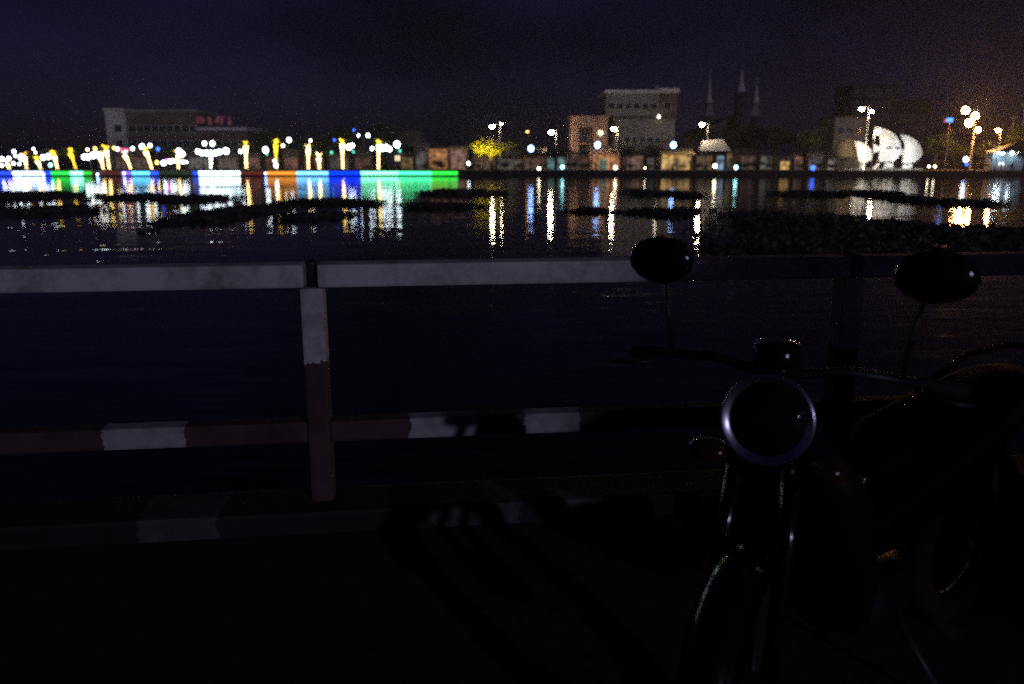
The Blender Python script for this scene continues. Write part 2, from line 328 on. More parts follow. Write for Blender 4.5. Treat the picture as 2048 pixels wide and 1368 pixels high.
for x, y, c, r, lab in ((937,327,'cool',.34,'small white lantern post just past the green strip end'), (1078,337,'small',.3,'low warm bollard lamp on the quay under the blue-white globe'), (1125,334,'cyan',.36,'low cyan-white lantern before the cyan shop doors'),
      (1231,335,'small',.34,'low warm lantern at the orange shop front'), (1290,336,'small',.16,'dim tiny bollard lamp before the pink shop'), (1430,332,'small',.4,'bright low lantern beside the light blue stall'), (1472,335,'cyan',.42,'pale cyan lantern standing on the quay'), (1626,336,'deepblue',.5,'vivid blue lantern standing on the quay'), (1858,333,'small',.22,'left one of two dim lanterns past the sails'), (1870,333,'small',.22,'right one of two dim lanterns past the sails')):
    globe_lamp(lab, x, SHORE+1.3, [(x, y, r, c)], group='low quay lanterns', name='quay_lantern')
def street_lamp(label, x, y, Y, heads, pole='grey_metal', lens='street'):
    """heads: list of (x px, y px, lens radius)"""
    p = W(x, 330, Y); o = thing('street_lamp', label, 'street lamp', (p.x, Y, G), 0, 'street lamps along the far road')
    zt = max(W(a, b, Y).z for a, b, r in heads) - G + .35
    m = MB(); m.lathe([(.2, 0), (.2, .3), (.11, .5), (.08, zt*.6), (.06, zt)], n=8); m.build('pole', M[pole], o)
    for a, b, r in heads:
        q = W(a, b, Y) - Vector((p.x, Y, G))
        m = MB(); m.tube([(0, 0, zt-.5), (q.x*.35, -.1, q.z+.45), (q.x, -.5, q.z+.3)], .045, 6); m.build('arm', M[pole], o)
        h = MB(); h.lathe([(r*1.15, 0), (r*1.05, r*.4), (r*.3, r*.75)], (q.x, -.5, q.z+r*.35), 10); ho = h.build('lamp_head', M['dark_metal'], o)
        g = MB(); g.ball((q.x, -.5, q.z), r, 12, sc=(1, 1, .95)); g.build('lens', GL[lens], ho)
street_lamp('tall street lamp with a white lens over the yellow-lit tree', 1000, 252, SHORE+12, [(984,253,.42), (1003,248,.16)])
street_lamp('street lamp with a rosy white lens left of the salmon house', 1112, 264, SHORE+19, [(1102,264,.5)])
street_lamp('street lamp standing at the corner of the big grey building', 1233, 258, SHORE+12, [(1227,257,.42)])
street_lamp('street lamp with white lens by the pale awning below the church', 1412, 249, SHORE+12, [(1403,249,.44)])
street_lamp('tall twin-arm street lamp on a lit pole beside the sail monument', 1728, 218, SHORE+5, [(1721,218,.42), (1742,223,.24)], pole='white_paint')
street_lamp('street lamp whose lens touches the tip of the middle sail', 1743, 264, SHORE+1.0, [(1752,264,.4)])
street_lamp('lone orange street lamp right of the orange mast', 1993, 261, SHORE+16, [(1993,260,.42)], lens='sodium')
street_lamp('far dim orange street lamp deep behind the trees', 1058, 263, SHORE+70, [(1055,263,.34)], lens='orange')
p = W(1940, 330, SHORE+14); o = thing('light_mast', 'tall mast carrying four glaring orange floodlights beyond the sails', 'street lamp', (p.x, SHORE+14, G))
zt = ZZ(213, SHORE+14)-G
m = MB(); m.lathe([(.3, 0), (.3, .4), (.16, .6), (.09, zt)], n=10); m.build('pole', M['grey_metal'], o)
for a, b, r in ((1928,221,.80), (1947,232,.76), (1935,246,.84), (1953,260,.55)):
    q = W(a, b, SHORE+14) - p + Vector((0, 0, p.z-G))
    m = MB(); m.tube([(0, 0, q.z+.2), (q.x, -.35, q.z+.2)], .06, 6); m.build('arm', M['grey_metal'], o)
    h = MB(); h.box((q.x, -.35, q.z), (r*1.7, .5, r*1.5)); ho = h.build('lamp_head', M['dark_metal'], o)
    g = MB(); g.ball((q.x, -.65, q.z), r*.9, 12, sc=(1, .45, .9)); g.build('lens', GL['sodium'], ho)

# ------------------------------------------------------------------ buildings
def window_meshes(wd, ht, pane_mat, tagname):
    f = MB(); t = .10
    for sx in (-1, 1): f.bbox(sx*wd/2-t/2, sx*wd/2+t/2, -.10, .02, -ht/2-t/2, ht/2+t/2)
    for sz in (-1, 1): f.bbox(-wd/2+t/2, wd/2-t/2, -.10, .02, sz*ht/2-t/2, sz*ht/2+t/2)
    f.bbox(-t*.3, t*.3, -.08, .0, -ht/2+t/2, ht/2-t/2)
    p = MB(); p.bbox(-wd/2+t/2+.002, wd/2-t/2-.002, -.035, .015, -ht/2+t/2+.002, ht/2-t/2-.002)
    return f.mesh('window', M['frame_white']), p.mesh('pane', pane_mat)
WIN_DARK = window_meshes(1.5, 1.5, M['glass'], 'd')
LIT = glow('lit_window_warm', (1, .78, .5), 1.6)
WIN_LIT = window_meshes(1.5, 1.5, LIT, 'l')
def put_window(o, x, y, z, lit=False, sc=1, sx=1):
    fm, pm = WIN_LIT if lit else WIN_DARK
    w_ = link('window', fm, o, (x, y, z), 0, (sc*sx, 1, sc)); link('pane', pm, w_)
# hotel on the left: pale end bay, long receding brown block, red roof sign
Y = SHORE+34; a, b = XX(220, Y), XX(496, Y); zt = ZZ(221, Y)-G
o = thing('hotel_building', 'long pale hotel block with dim red roof letters behind the rope-lit palms', 'building', ((a+b)/2, Y, G))
hw = (b-a)/2; k = a + (XX(258, Y)-a) - (a+b)/2; k2 = XX(398, Y)-(a+b)/2; z2 = ZZ(258, Y)-G
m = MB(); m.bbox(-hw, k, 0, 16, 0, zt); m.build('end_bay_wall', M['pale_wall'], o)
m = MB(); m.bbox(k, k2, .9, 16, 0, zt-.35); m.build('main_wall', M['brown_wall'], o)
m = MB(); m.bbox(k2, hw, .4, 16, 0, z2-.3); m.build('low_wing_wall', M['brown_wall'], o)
m = MB(); m.bbox(-hw-.3, k+.1, -.3, 16.3, zt, zt+.5); m.build('end_bay_cornice', M['pale_wall'], o)
m = MB(); m.bbox(k+.1, k2+.2, .4, 16.2, zt-.35, zt+.25); m.build('main_cornice', M['grey_wall'], o)
m = MB(); m.bbox(k2+.05, hw+.3, -.3, 16.2, z2-.3, z2+.35); m.build('low_wing_cornice', M['pale_wall'], o)
for r_ in range(4):
    zz = 2.3 + r_*3.35
    if zz > zt-1.2: continue
    m = MB(); m.bbox(k+.2, k2, .25, .9, zz-1.5, zz-1.3); m.build('balcony_slab', M['grey_wall'], o)
    for c_ in range(9):
        put_window(o, k + 1.2 + c_*(k2-k-2.2)/8, .9, zz, False, 1)
    put_window(o, (-hw+k)/2+.6, 0, zz)
for r_ in range(2):
    for c_ in range(6): put_window(o, k2+1.2+c_*(hw-k2-2.4)/5, .4, 2.3+r_*3.3, False)
RED = glow('dim_red_sign_letters', (.50, .14, .20), .13)
sg = MB(); zz0, zz1 = ZZ(251, Y)-G, ZZ(231, Y)-G; sh = zz1-zz0
m = MB(); m.bbox(k2+.2, XX(478, Y)-(a+b)/2, 1.2, 1.35, zz0-.5, zz0-.3)
for q in range(6): m.bbox(k2+.5+q*1.55, k2+.6+q*1.55, 1.2, 1.3, zz0-1.0, zz0-.5)
m.build('sign_frame', M['dark_metal'], o)
cx = lambda x: XX(x, Y)-(a+b)/2
rs_ = random.Random(3)
for gx in (399, 408, 422, 437, 449, 460):                     # blurred letters that cannot be read
    g = MB(); x0 = cx(gx)
    for q in range(3):
        hh = sh*rs_.uniform(.35, .9); g.box((x0+rs_.uniform(-.4, .4), 1.1-.002*q, zz0+hh/2+rs_.random()*(sh-hh)), (rs_.uniform(.2, .4), .12, hh), mat=Matrix.Rotation(rs_.uniform(-.5, .5), 3, 'Y'))
    g.build('sign_letter', RED, o)
# red lit sign box under the palms
p = W(248, 299, SHORE+2.6); o = thing('sign_board', 'small glowing red sign bar on posts above the leaning palm', 'sign', (p.x, SHORE+2.6, G))
m = MB(); m.bbox(-1.2, 1.2, -.1, .1, p.z-G-.22, p.z-G+.26); m.build('light_box', glow('red_sign_glow', (.9, .05, .16), .9), o)
for d in (-1, 1):
    m = MB(); m.tube([(d*1.1, .18, 0), (d*1.1, .18, p.z-G+.2)], .05, 6); m.build('post', M['dark_metal'], o)

# salmon house and big grey building
def block(o, x0, x1, y0, y1, z0, z1, name, mt):
    m = MB(); m.bbox(x0, x1, y0, y1, z0, z1); return m.build(name, mt, o)
Y = SHORE+24; a, b = XX(1141, Y), XX(1214, Y); zt = ZZ(235, Y)-G; hw = (b-a)/2
o = thing('salmon_house', 'salmon house with a broad dark veranda opening left of the big grey building', 'house', ((a+b)/2, Y, G))
pw = 1.7
block(o, -hw, -hw+pw, 0, 8, 0, zt, 'corner_pier', M['warm_wall'])
block(o, -hw+pw, hw, 0, 8, zt-2.0, zt, 'lintel_wall', M['warm_wall'])
block(o, hw-3.1, hw, 0, 8, 0, zt-2.0, 'side_wall', M['warm_wall'])
block(o, -hw+pw, hw-3.1, 1.9, 2.1, 0, zt-2.0, 'veranda_back_wall', M['brown_wall'])
block(o, -hw+pw, hw-3.1, .05, 1.9, zt*.48, zt*.48+.25, 'veranda_floor', M['warm_wall'])
block(o, -hw-.25, hw+.2, -.25, 8.2, zt, zt+.35, 'roof_slab', M['warm_wall'])
for q in (-1, 0, 1): put_window(o, -hw+pw+1.6+(q+1)*1.1*.8, 1.9, zt*.48+1.6, False, .7)
put_window(o, hw-1.5, 0, zt*.7); put_window(o, hw-1.5, 0, zt*.28)
m = MB()
for q in range(8): m.box((-hw+pw+.2+q*.38, .1, zt*.48+.65), (.06, .06, .8))
m.bbox(-hw+pw, hw-3.1, .06, .14, zt*.48+1.05, zt*.48+1.12); m.build('veranda_railing', M['dark_metal'], o)
Y = SHORE+30; a, b = XX(1208, Y), XX(1351, Y); hw = (b-a)/2; z1 = ZZ(232, Y)-G; z2 = ZZ(181, Y)-G
o = thing('grey_building', 'big grey two-stage office block with overhanging upper storeys', 'building', ((a+b)/2, Y, G))
mid = XX(1312, Y)-(a+b)/2
block(o, -hw+2.0, hw-.4, .8, 14, 0, z1-.5, 'lower_wall', M['grey_wall'])
block(o, -hw, mid, 0, 14, z1+.1, z2-.55, 'upper_wall', M['grey_wall'])
block(o, mid+.01, hw, 1.2, 14, z1+.1, z2-.55, 'stair_tower_wall', M['brown_wall'])
block(o, -hw+.3, hw-.2, .4, 14, z1-.5, z1+.1, 'dark_joint_band', M['dark_roof'])  # dark band between the two stages
block(o, -hw-.2, mid+.1, -.2, 14.2, z2-.55, z2+.15, 'parapet', M['pale_wall'])
block(o, mid+.1, hw+.15, -.35, 14.2, z2-.55, z2+.5, 'tower_parapet', M['pale_wall'])
m = MB(); tx = XX(1310, Y)-(a+b)/2; m.lathe([(.75, 0), (.8, .1), (.8, .9), (.5, 1.15), (.1, 1.25)], (tx, 2.5, z2+.15), 12); m.build('roof_water_tank', M['grey_metal'], o)
zu = (z1+z2)/2-.3
for c_ in range(6): put_window(o, -hw+1.4+c_*(mid+hw-2.4)/5, 0, zu-.3, False, .9)
put_window(o, (mid+hw)/2, 1.2, zu-.2, False, 1.1)
for r_ in range(2):
    for c_ in range(7): put_window(o, -hw+3.4+c_*1.75, .8, 3.2+r_*3.1, False, .85)
q = W(1318, 233, Y)
m = MB(); m.box((q.x-(a+b)/2, .15, q.z-G), (.34, .26, .55)); m.build('wall_lamp', GL['small'], o)
m = MB(); m.box((q.x-(a+b)/2, .45, q.z-G+.1), (.14, .4, .14)); m.build('lamp_bracket', M['dark_metal'], o)
# faint blocks far right
Y = SHORE+40; a, b = XX(1663, Y), XX(1724, Y); hw = (b-a)/2; zt = ZZ(236, Y)-G
o = thing('small_grey_building', 'small plain grey block behind the thatched pavilion', 'building', ((a+b)/2, Y, G))
block(o, -hw, hw, 0, 10, 0, zt, 'wall', M['grey_wall']); block(o, -hw-.2, hw+.2, -.2, 10.2, zt, zt+.35, 'parapet', M['brown_wall'])
for r_ in range(3):
    for c_ in range(3): put_window(o, -hw+1.5+c_*(2*hw-3)/2, 0, 2.4+r_*3.2, False, .9)
Y = SHORE+95; a, b = XX(1692, Y), XX(1852, Y); hw = (b-a)/2; zt = ZZ(172, Y)-G
o = thing('tall_dim_building', 'tall dim block fading into the night behind the sail monument', 'building', ((a+b)/2, Y, G))
block(o, -hw, hw*.1, 0, 14, 0, zt, 'wall', M['dark_brown_wall']); block(o, hw*.1+.01, hw, 1.5, 14, 0, zt-4, 'wing_wall', M['dark_brown_wall'])
block(o, -hw-.3, hw*.1+.3, -.3, 14.3, zt, zt+.5, 'parapet', M['dark_brown_wall'])
for r_ in range(7):
    for c_ in range(8):
        z = 4+r_*3.5
        if z < zt-2 and (c_ < 4 or z < zt-6): put_window(o, -hw+2+c_*(2*hw-4)/7, 0 if c_ < 4 else 1.5, z, False, 1.1)
Y = SHORE+60; a, b = XX(655, Y), XX(845, Y); hw = (b-a)/2; zt = ZZ(262, Y)-G
o = thing('far_row_building', 'long low dim building behind the blue and green strips', 'building', ((a+b)/2, Y, G))
block(o, -hw, hw, 0, 12, 0, zt, 'wall', M['brown_wall']); block(o, -hw-.3, hw+.3, -.5, 12.3, zt, zt+.4, 'roof_slab', M['dark_roof'])
for r_ in range(2):
    for c_ in range(10): put_window(o, -hw+1.6+c_*(2*hw-3.2)/9, 0, 2.4+r_*3.3, (r_, c_) in ((0, 4), (0, 7)), .95)

# church with three spires
Y = SHORE+110
def cxz(x, y): q = W(x, y, Y); return q.x, q.z-G
x0, _ = cxz(1484, 200)
o = thing('church', 'dark church with three slender pale spires rising over the trees', 'church', (x0, Y, G))
for x, yt, yb, wd, nm in ((1484,134,184,2.7,'middle'), (1422,143,205,2.0,'l'), (1516,158,205,2.0,'r')):
    xa, zt = cxz(x, yt); _, zb = cxz(x, yb); xa -= x0; yy = -1.5 if nm == 'middle' else 0
    m = MB(); m.box((xa, yy+wd/2, zb/2), (wd, wd, zb)); m.build('tower', M['dark_brown_wall'], o)
    s = MB(); hh = zt-zb; s.lathe([(wd*.62, 0), (wd*.34, hh*.3), (wd*.13, hh*.72), (.07, hh*.93)], (xa, yy+wd/2, zb), 8, mat=None, smooth=False); so = s.build('spire', M['pale_wall'], o)
    c_ = MB(); c_.box((xa, yy+wd/2, zt-.1), (.12, .12, 1.9)); c_.box((xa, yy+wd/2, zt+.3), (.8, .118, .14)); c_.build('cross', M['grey_metal'], so)
    for q in range(3):
        v = MB(); v.box((xa, yy-.03, zb*.55+q*3.2), (wd*.4, .12, 1.8)); v.build('louvre_window', M['glass'], o)
    if nm != 'middle':
        zc = zb-.4; g_ = MB(); sgn = -1 if nm == 'l' else 1
        ga = xa + (sgn*-.2); _, zlow = cxz(1500, 232)
        g_.add([(ga-1.6, -.3, zlow), (ga+1.6, -.3, zlow), (ga+.5, -.3, zc), (ga-.5, -.3, zc), (ga-1.6, .3, zlow), (ga+1.6, .3, zlow), (ga+.5, .3, zc), (ga-.5, .3, zc)], [(0,1,2,3), (7,6,5,4), (0,3,7,4), (1,5,6,2), (3,2,6,7), (0,4,5,1)]); g_.build('gable_shoulder', M['grey_wall'], o)
xa, _ = cxz(1412, 200); xb, zn = cxz(1528, 262); xa -= x0; xb -= x0
m = MB(); m.bbox(xa, xb, 2, 34, 0, zn); m.build('nave_wall', M['dark_brown_wall'], o)
m = MB(); cc = (xa+xb)/2; m.add([(xa-.5, 1.8, zn), (xb+.5, 1.8, zn), (cc, 1.8, zn+5), (xa-.5, 34.2, zn), (xb+.5, 34.2, zn), (cc, 34.2, zn+5)], [(0,1,2), (5,4,3), (0,2,5,3), (1,4,5,2), (0,3,4,1)]); m.build('nave_roof', M['dark_roof'], o)

# shop row
SHOPCOL = {'orange': (1, .42, .14), 'pink': (1, .55, .42), 'yellow': (1, .62, .2), 'cyan': (.45, .85, .8), 'blue': (.42, .68, .95), 'grey': (.8, .78, .72), 'teal': (.2, .62, .48), 'dimred': (.5, .16, .09)}
_gm = {}
def interior(name, col, st):
    m = glow(name, col, st); t = m.node_tree; b = t.nodes['Principled BSDF']; b.inputs['Base Color'].default_value = (.2, .18, .16, 1)
    g = t.nodes.new('ShaderNodeTexCoord'); mp_ = t.nodes.new('ShaderNodeMapping'); mp_.inputs['Scale'].default_value = (.8, 1, 1.1)
    oi = t.nodes.new('ShaderNodeObjectInfo'); ad = t.nodes.new('ShaderNodeVectorMath'); ad.operation = 'ADD'
    n = t.nodes.new('ShaderNodeTexNoise'); n.inputs['Scale'].default_value = .9; n.inputs['Detail'].default_value = 4; n.inputs['Roughness'].default_value = .7
    r_ = t.nodes.new('ShaderNodeMapRange'); r_.inputs[1].default_value = .36; r_.inputs[2].default_value = .66; r_.inputs[3].default_value = .05*st; r_.inputs[4].default_value = 1.7*st
    l = t.links.new; l(g.outputs['Object'], ad.inputs[0]); l(oi.outputs['Location'], ad.inputs[1]); l(ad.outputs[0], mp_.inputs[0]); l(mp_.outputs[0], n.inputs['Vector']); l(n.outputs['Fac'], r_.inputs[0]); l(r_.outputs[0], b.inputs['Emission Strength'])
    return m
def lit(c, s):
    if (c, s) not in _gm: _gm[(c, s)] = interior('lit_interior_'+c, SHOPCOL[c], s)
    return _gm[(c, s)]
def shop(label, x0, x1, ytop, y_open, col, st, wall='grey_wall', Y=SHORE+15, roof='flat', door=None, awn=None, depth=6):
    jit = ((x0*13) % 11)-4; ytop -= jit; Y += (x0*7) % 5; roof = roof if (x0*3) % 4 else 'gable'
    a, b = XX(x0, Y), XX(x1, Y); hw = (b-a)/2; zt = ZZ(ytop, Y)-G; zo = ZZ(y_open, Y)-G
    o = thing('shop_house', label, 'shop', ((a+b)/2, Y, G), 0, 'low shop houses along the far road')
    pr = min(.35, hw*.16)
    block(o, -hw, -hw+pr, 0, depth, 0, zt, 'pier', M[wall]); block(o, hw-pr, hw, 0, depth, 0, zt, 'pier', M[wall])
    block(o, -hw+pr, hw-pr, 0, .3, zo, zt, 'lintel', M[wall])
    block(o, -hw+pr, hw-pr, depth-.3, depth, 0, zt, 'back_wall', M[wall])
    block(o, -hw+pr, hw-pr, 1.0, 1.1, .05, zo, 'lit_interior', lit(col, st))
    n = max(1, int(round((2*hw-2*pr)/1.6)))
    for q in range(1, n): 
        xx = -hw+pr+q*(2*hw-2*pr)/n; block(o, xx-.05, xx+.05, .1, .2, 0, zo, 'mullion', M['dark_metal'])
    if roof == 'flat': block(o, -hw-.15, hw+.15, -.2, depth+.1, zt, zt+.2, 'roof_slab', M['dark_roof'])
    else:
        m = MB(); rh = 1.1
        m.add([(-hw-.3, -.4, zt-.05), (hw+.3, -.4, zt-.05), (hw+.3, depth+.4, zt-.05), (-hw-.3, depth+.4, zt-.05), (-hw-.3, depth/2, zt+rh), (hw+.3, depth/2, zt+rh)], [(0,1,5,4), (2,3,4,5), (0,4,3), (1,2,5), (0,3,2,1)]); m.build('roof', M['dark_roof'] if roof == 'gable' else M[roof], o)
    if door:
        da, db = XX(door[0], Y)-(a+b)/2, XX(door[1], Y)-(a+b)/2; block(o, da, db, .4, .5, .03, ZZ(door[2], Y)-G, 'door', lit(door[3], door[4]))
    if awn:
        m = MB(); z = zo+.1
        m.add([(-hw, -.02, z+.45), (hw, -.02, z+.45), (hw+.1, -1.7, z-.1), (-hw-.1, -1.7, z-.1), (-hw, -.02, z+.39), (hw, -.02, z+.39), (hw+.1, -1.7, z-.16), (-hw-.1, -1.7, z-.16)], [(0,1,2,3), (7,6,5,4), (0,3,7,4), (1,5,6,2), (3,2,6,7), (0,4,5,1)]); m.build('awning', M[awn], o)
    return o
M['awning_pale'] = mat('pale_canvas', (.55, .55, .5), .8, var=.1, scale=.6)
M['awning_ochre'] = mat('ochre_canvas', (.42, .27, .09), .8, var=.15, scale=.6)
shop('dim olive shop house beside the green strip end', 830, 853, 293, 305, 'grey', .10, 'brown_wall')
shop('shop house with a glowing orange upper front behind the green strip', 854, 898, 294, 298, 'orange', .42, 'warm_wall', SHORE+18)
shop('shop house with a rosy lit front next to the orange one', 899, 934, 294, 299, 'pink', .20, 'warm_wall', SHORE+18)
shop('small house with dim pink front under the yellow-lit tree', 945, 990, 314, 320, 'pink', .07, 'brown_wall')
shop('small house with grey-lit front right of the yellow-lit tree', 992, 1046, 312, 320, 'grey', .08, 'brown_wall')
shop('narrow brown shop house behind the blue-white globe lamp', 1048, 1092, 308, 318, 'pink', .08, 'warm_wall')
shop('kiosk with a pale cyan doorway left of the bright cyan one', 1094, 1110, 309, 314, 'cyan', .20, 'grey_wall', SHORE+9)
shop('kiosk with a brighter cyan doorway and lantern in front', 1113, 1132, 309, 314, 'cyan', .28, 'grey_wall', SHORE+9)
shop('dim brown shop house left of the orange shop front', 1134, 1180, 303, 316, 'pink', .06, 'warm_wall')
shop('orange-walled shop front with a teal door', 1182, 1242, 300, 309, 'orange', .45, 'warm_wall', SHORE+10, door=(1199, 1214, 318, 'teal', .22))
shop('shop with a dusty pink lit front beside the orange shop', 1244, 1290, 306, 312, 'pink', .15, 'brown_wall', SHORE+11)
shop('dim shop between the pink front and the yellow awning', 1292, 1318, 306, 316, 'grey', .10, 'brown_wall', SHORE+11)
shop('shop with a warm yellow lit front and ochre awning', 1320, 1386, 304, 309, 'yellow', .55, 'warm_wall', SHORE+10, awn='awning_ochre')
shop('shop under a big pale canopy roof by the white street lamp', 1390, 1430, 304, 312, 'yellow', .10, 'brown_wall', SHORE+12)
shop('light blue lit stall beside the bright low lantern', 1432, 1451, 308, 312, 'blue', .45, 'grey_wall', SHORE+7)
shop('narrow stall with an orange lit front', 1453, 1467, 302, 306, 'yellow', .22, 'warm_wall', SHORE+9)
shop('dim brown shop house under the dark trees', 1480, 1514, 304, 312, 'pink', .07, 'brown_wall')
shop('shop house with a grey-lit upper front under the dark trees', 1518, 1554, 308, 313, 'grey', .12, 'brown_wall', SHORE+14)
shop('low stall with a glowing cream counter', 1559, 1584, 314, 323, 'yellow', .55, 'brown_wall', SHORE+8)
shop('small shop with a dusty rose front beside the cream counter', 1587, 1612, 309, 313, 'pink', .16, 'brown_wall', SHORE+9)
shop('dim slate shop house behind the vivid blue lantern', 1615, 1652, 308, 316, 'grey', .06, 'brown_wall', SHORE+11)
shop('small shop with a pale grey lit front beside the thatched pavilion', 1654, 1676, 309, 313, 'grey', .22, 'grey_wall', SHORE+9)
for x0, x1, c, s, lab in ((485,522,'dimred',.22,'left one of two dim red-lit shop houses behind the brick red strip'), (565,598,'dimred',.25,'dim red-lit shop house behind the orange strip'), (524,562,'dimred',.14,'darker dim red shop house between the brick red and orange strips'), (604,650,'dimred',.16,'dim red-lit shop house behind the light blue strip'), (655,700,'grey',.05,'dark shop house behind the royal blue strip'), (706,745,'dimred',.1,'dim brown shop house behind the mint white strip'), (800,828,'yellow',.12,'small shop with a dim amber front behind the sea green strip'), (430,478,'pink',.07,'dim pinkish shop house behind the many-globed lamp'), (370,426,'grey',.08,'dim grey shop house left of the many-globed lamp'), (225,300,'pink',.06,'wide dim shop house behind the sky blue strip')):
    shop(lab, x0, x1, 304, 315, c, s, 'brown_wall', SHORE+20)
# pale canopy roof
Y = SHORE+13; a, b = XX(1394, Y), XX(1452, Y); hw = (b-a)/2; z0, z1 = ZZ(302, Y)-G, ZZ(279, Y)-G
o = thing('canopy_roof', 'big pale fabric canopy roof on posts by the white street lamp', 'canopy', ((a+b)/2, Y-1.6, G))
m = MB(); m.add([(-hw, -1.8, z0), (hw, -1.8, z0), (hw, 1.2, z0), (-hw, 1.2, z0), (-hw+.4, 0, z1-.3), (hw*.55, 0, z1)], [(0,1,5,4), (1,2,5), (2,3,4,5), (3,0,4), (0,3,2,1)]); m.build('roof', M['awning_pale'], o)
for sx in (-1, 1):
    for yy in (-1.6, 1.0): 
        m = MB(); m.tube([(sx*(hw-.2), yy, 0), (sx*(hw-.2), yy, z0)], .06, 6); m.build('post', M['grey_metal'], o)
# thatched pavilion
Y = SHORE+13; p = W(1690, 330, Y); zt = ZZ(277, Y)-G; ze = ZZ(313, Y)-G; rr = XX(1716, Y)-p.x
o = thing('thatched_pavilion', 'round thatched pavilion beside the leftmost white sail', 'pavilion', (p.x, Y, G))
m = MB(); m.lathe([(rr*1.02, ze-.15), (rr*.98, ze+.5), (rr*.85, ze+(zt-ze)*.55), (rr*.55, ze+(zt-ze)*.87), (rr*.15, zt)], n=18); m.build('thatch_roof', M['thatch'], o)
for q in range(6):
    an = q*math.pi/3+.3; m = MB(); m.tube([(rr*.82*math.cos(an), rr*.82*math.sin(an), 0), (rr*.82*math.cos(an), rr*.82*math.sin(an), ze)], .09, 6); m.build('post', M['bark'], o)
m = MB(); m.lathe([(rr*.9, 0), (rr*.9, .2)], n=18, smooth=False); m.build('floor_plinth', M['concrete'], o)

# ------------------------------------------------------------------ sail monument
Y = SHORE+9.0; c0 = W(1780, 330, Y)
o = thing('sail_monument', 'white monument of three floodlit sails with small dark lettering', 'monument', (c0.x, Y, G))
M['sail'] = mat('white_sail_paint', (.78, .76, .72), .55, var=.04, scale=.5)
def sail(pts, y0, bulge, name='sail'):
    """outline pixel points (front edge, then leading edge back) extruded as a thin curved shell"""
    P = [W(x, y, Y) - Vector((c0.x, Y, G)) for x, y in pts]
    bm = bmesh.new(); vs = [bm.verts.new((q.x, y0, q.z)) for q in P]; f = bm.faces.new(vs)
    bmesh.ops.triangulate(bm, faces=[f]); bmesh.ops.subdivide_edges(bm, edges=bm.edges[:], cuts=3, use_grid_fill=True)
    xs = [q.x for q in P]; zs = [q.z for q in P]; xa, xb, za, zb = min(xs), max(xs), min(zs), max(zs)
    for v in bm.verts:
        u = (v.co.x-xa)/(xb-xa); t = (v.co.z-za)/(zb-za); v.co.y -= bulge*math.sin(math.pi*max(0, min(1, u)))*math.sin(math.pi*min(1, max(0, t)))
    bmesh.ops.recalc_face_normals(bm, faces=bm.faces)
    r = bmesh.ops.extrude_face_region(bm, geom=bm.faces[:])
    for e in r['geom']:
        if isinstance(e, bmesh.types.BMVert): e.co.y += .14
    bmesh.ops.recalc_face_normals(bm, faces=bm.faces)
    me = bpy.data.meshes.new(name); bm.to_mesh(me); bm.free(); me.materials.append(M['sail'])
    return link(name, me, o)
def tagpart(ob, label): ob['label'] = label; return ob
mainsail = sail([(1750,254), (1759,254.5), (1770,258), (1781,264), (1791,274), (1799,285), (1803,297), (1803,303), (1797,314), (1788,323), (1771,323.5), (1758,323), (1763,308), (1764,298), (1764,288), (1762,276), (1757,270), (1750,269)], 0, .9)
tagpart(mainsail, 'tallest middle sail carrying small dark lettering')
sail([(1712,282), (1722,284), (1732,289), (1740,296), (1746,303), (1749,309), (1744,319), (1733,327), (1722,326), (1718,320), (1720,306), (1718,295)], .5, .7)
sail([(1804,270), (1814,270), (1824,274), (1834,281), (1842,291), (1848,303), (1848,308), (1843,316), (1832,325), (1820,327), (1808,326), (1813,316), (1815,302), (1812,288)], .7, .8)
tagpart(sail([(1750,288), (1757,292), (1764,297.5), (1758,302), (1753,305), (1749.5,303), (1749.5,295)], .35, .1, 'fin'), 'small white tail fin beside the middle sail')
tagpart(sail([(1804,296), (1814,301), (1814,306), (1807,312), (1801,304)], .75, .1, 'fin'), 'small white fin between middle and rear sail')
sail([(1722,329), (1733,329.5), (1730,337), (1724,338)], .6, .05, 'sail_foot'); sail([(1757,326), (1763,326), (1752,339), (1744,339)], .2, .05, 'sail_foot'); sail([(1768,326), (1788,326), (1788,336), (1766,337)], .25, .05, 'sail_foot'); sail([(1808,329), (1830,329), (1828,336), (1808,337)], .8, .05, 'sail_foot')
m = MB(); pl, pr_ = W(1712, 340, Y).x-c0.x, W(1845, 340, Y).x-c0.x; m.bbox(pl, pr_, -.3, 1.6, 0, .28); m.build('plinth', M['concrete'], o)
for x0, y0, x1, y1 in ((1716,336,1714,296), (1756,338,1766,284), (1806,338,1813,296)):
    q0 = W(x0, y0, Y)-Vector((c0.x, Y, G)); q1 = W(x1, y1, Y)-Vector((c0.x, Y, G)); m = MB(); m.tube([(q0.x, .95, q0.z), (q1.x, .95, q1.z)], [.1, .06], 8); m.build('mast', M['thatch'], o)
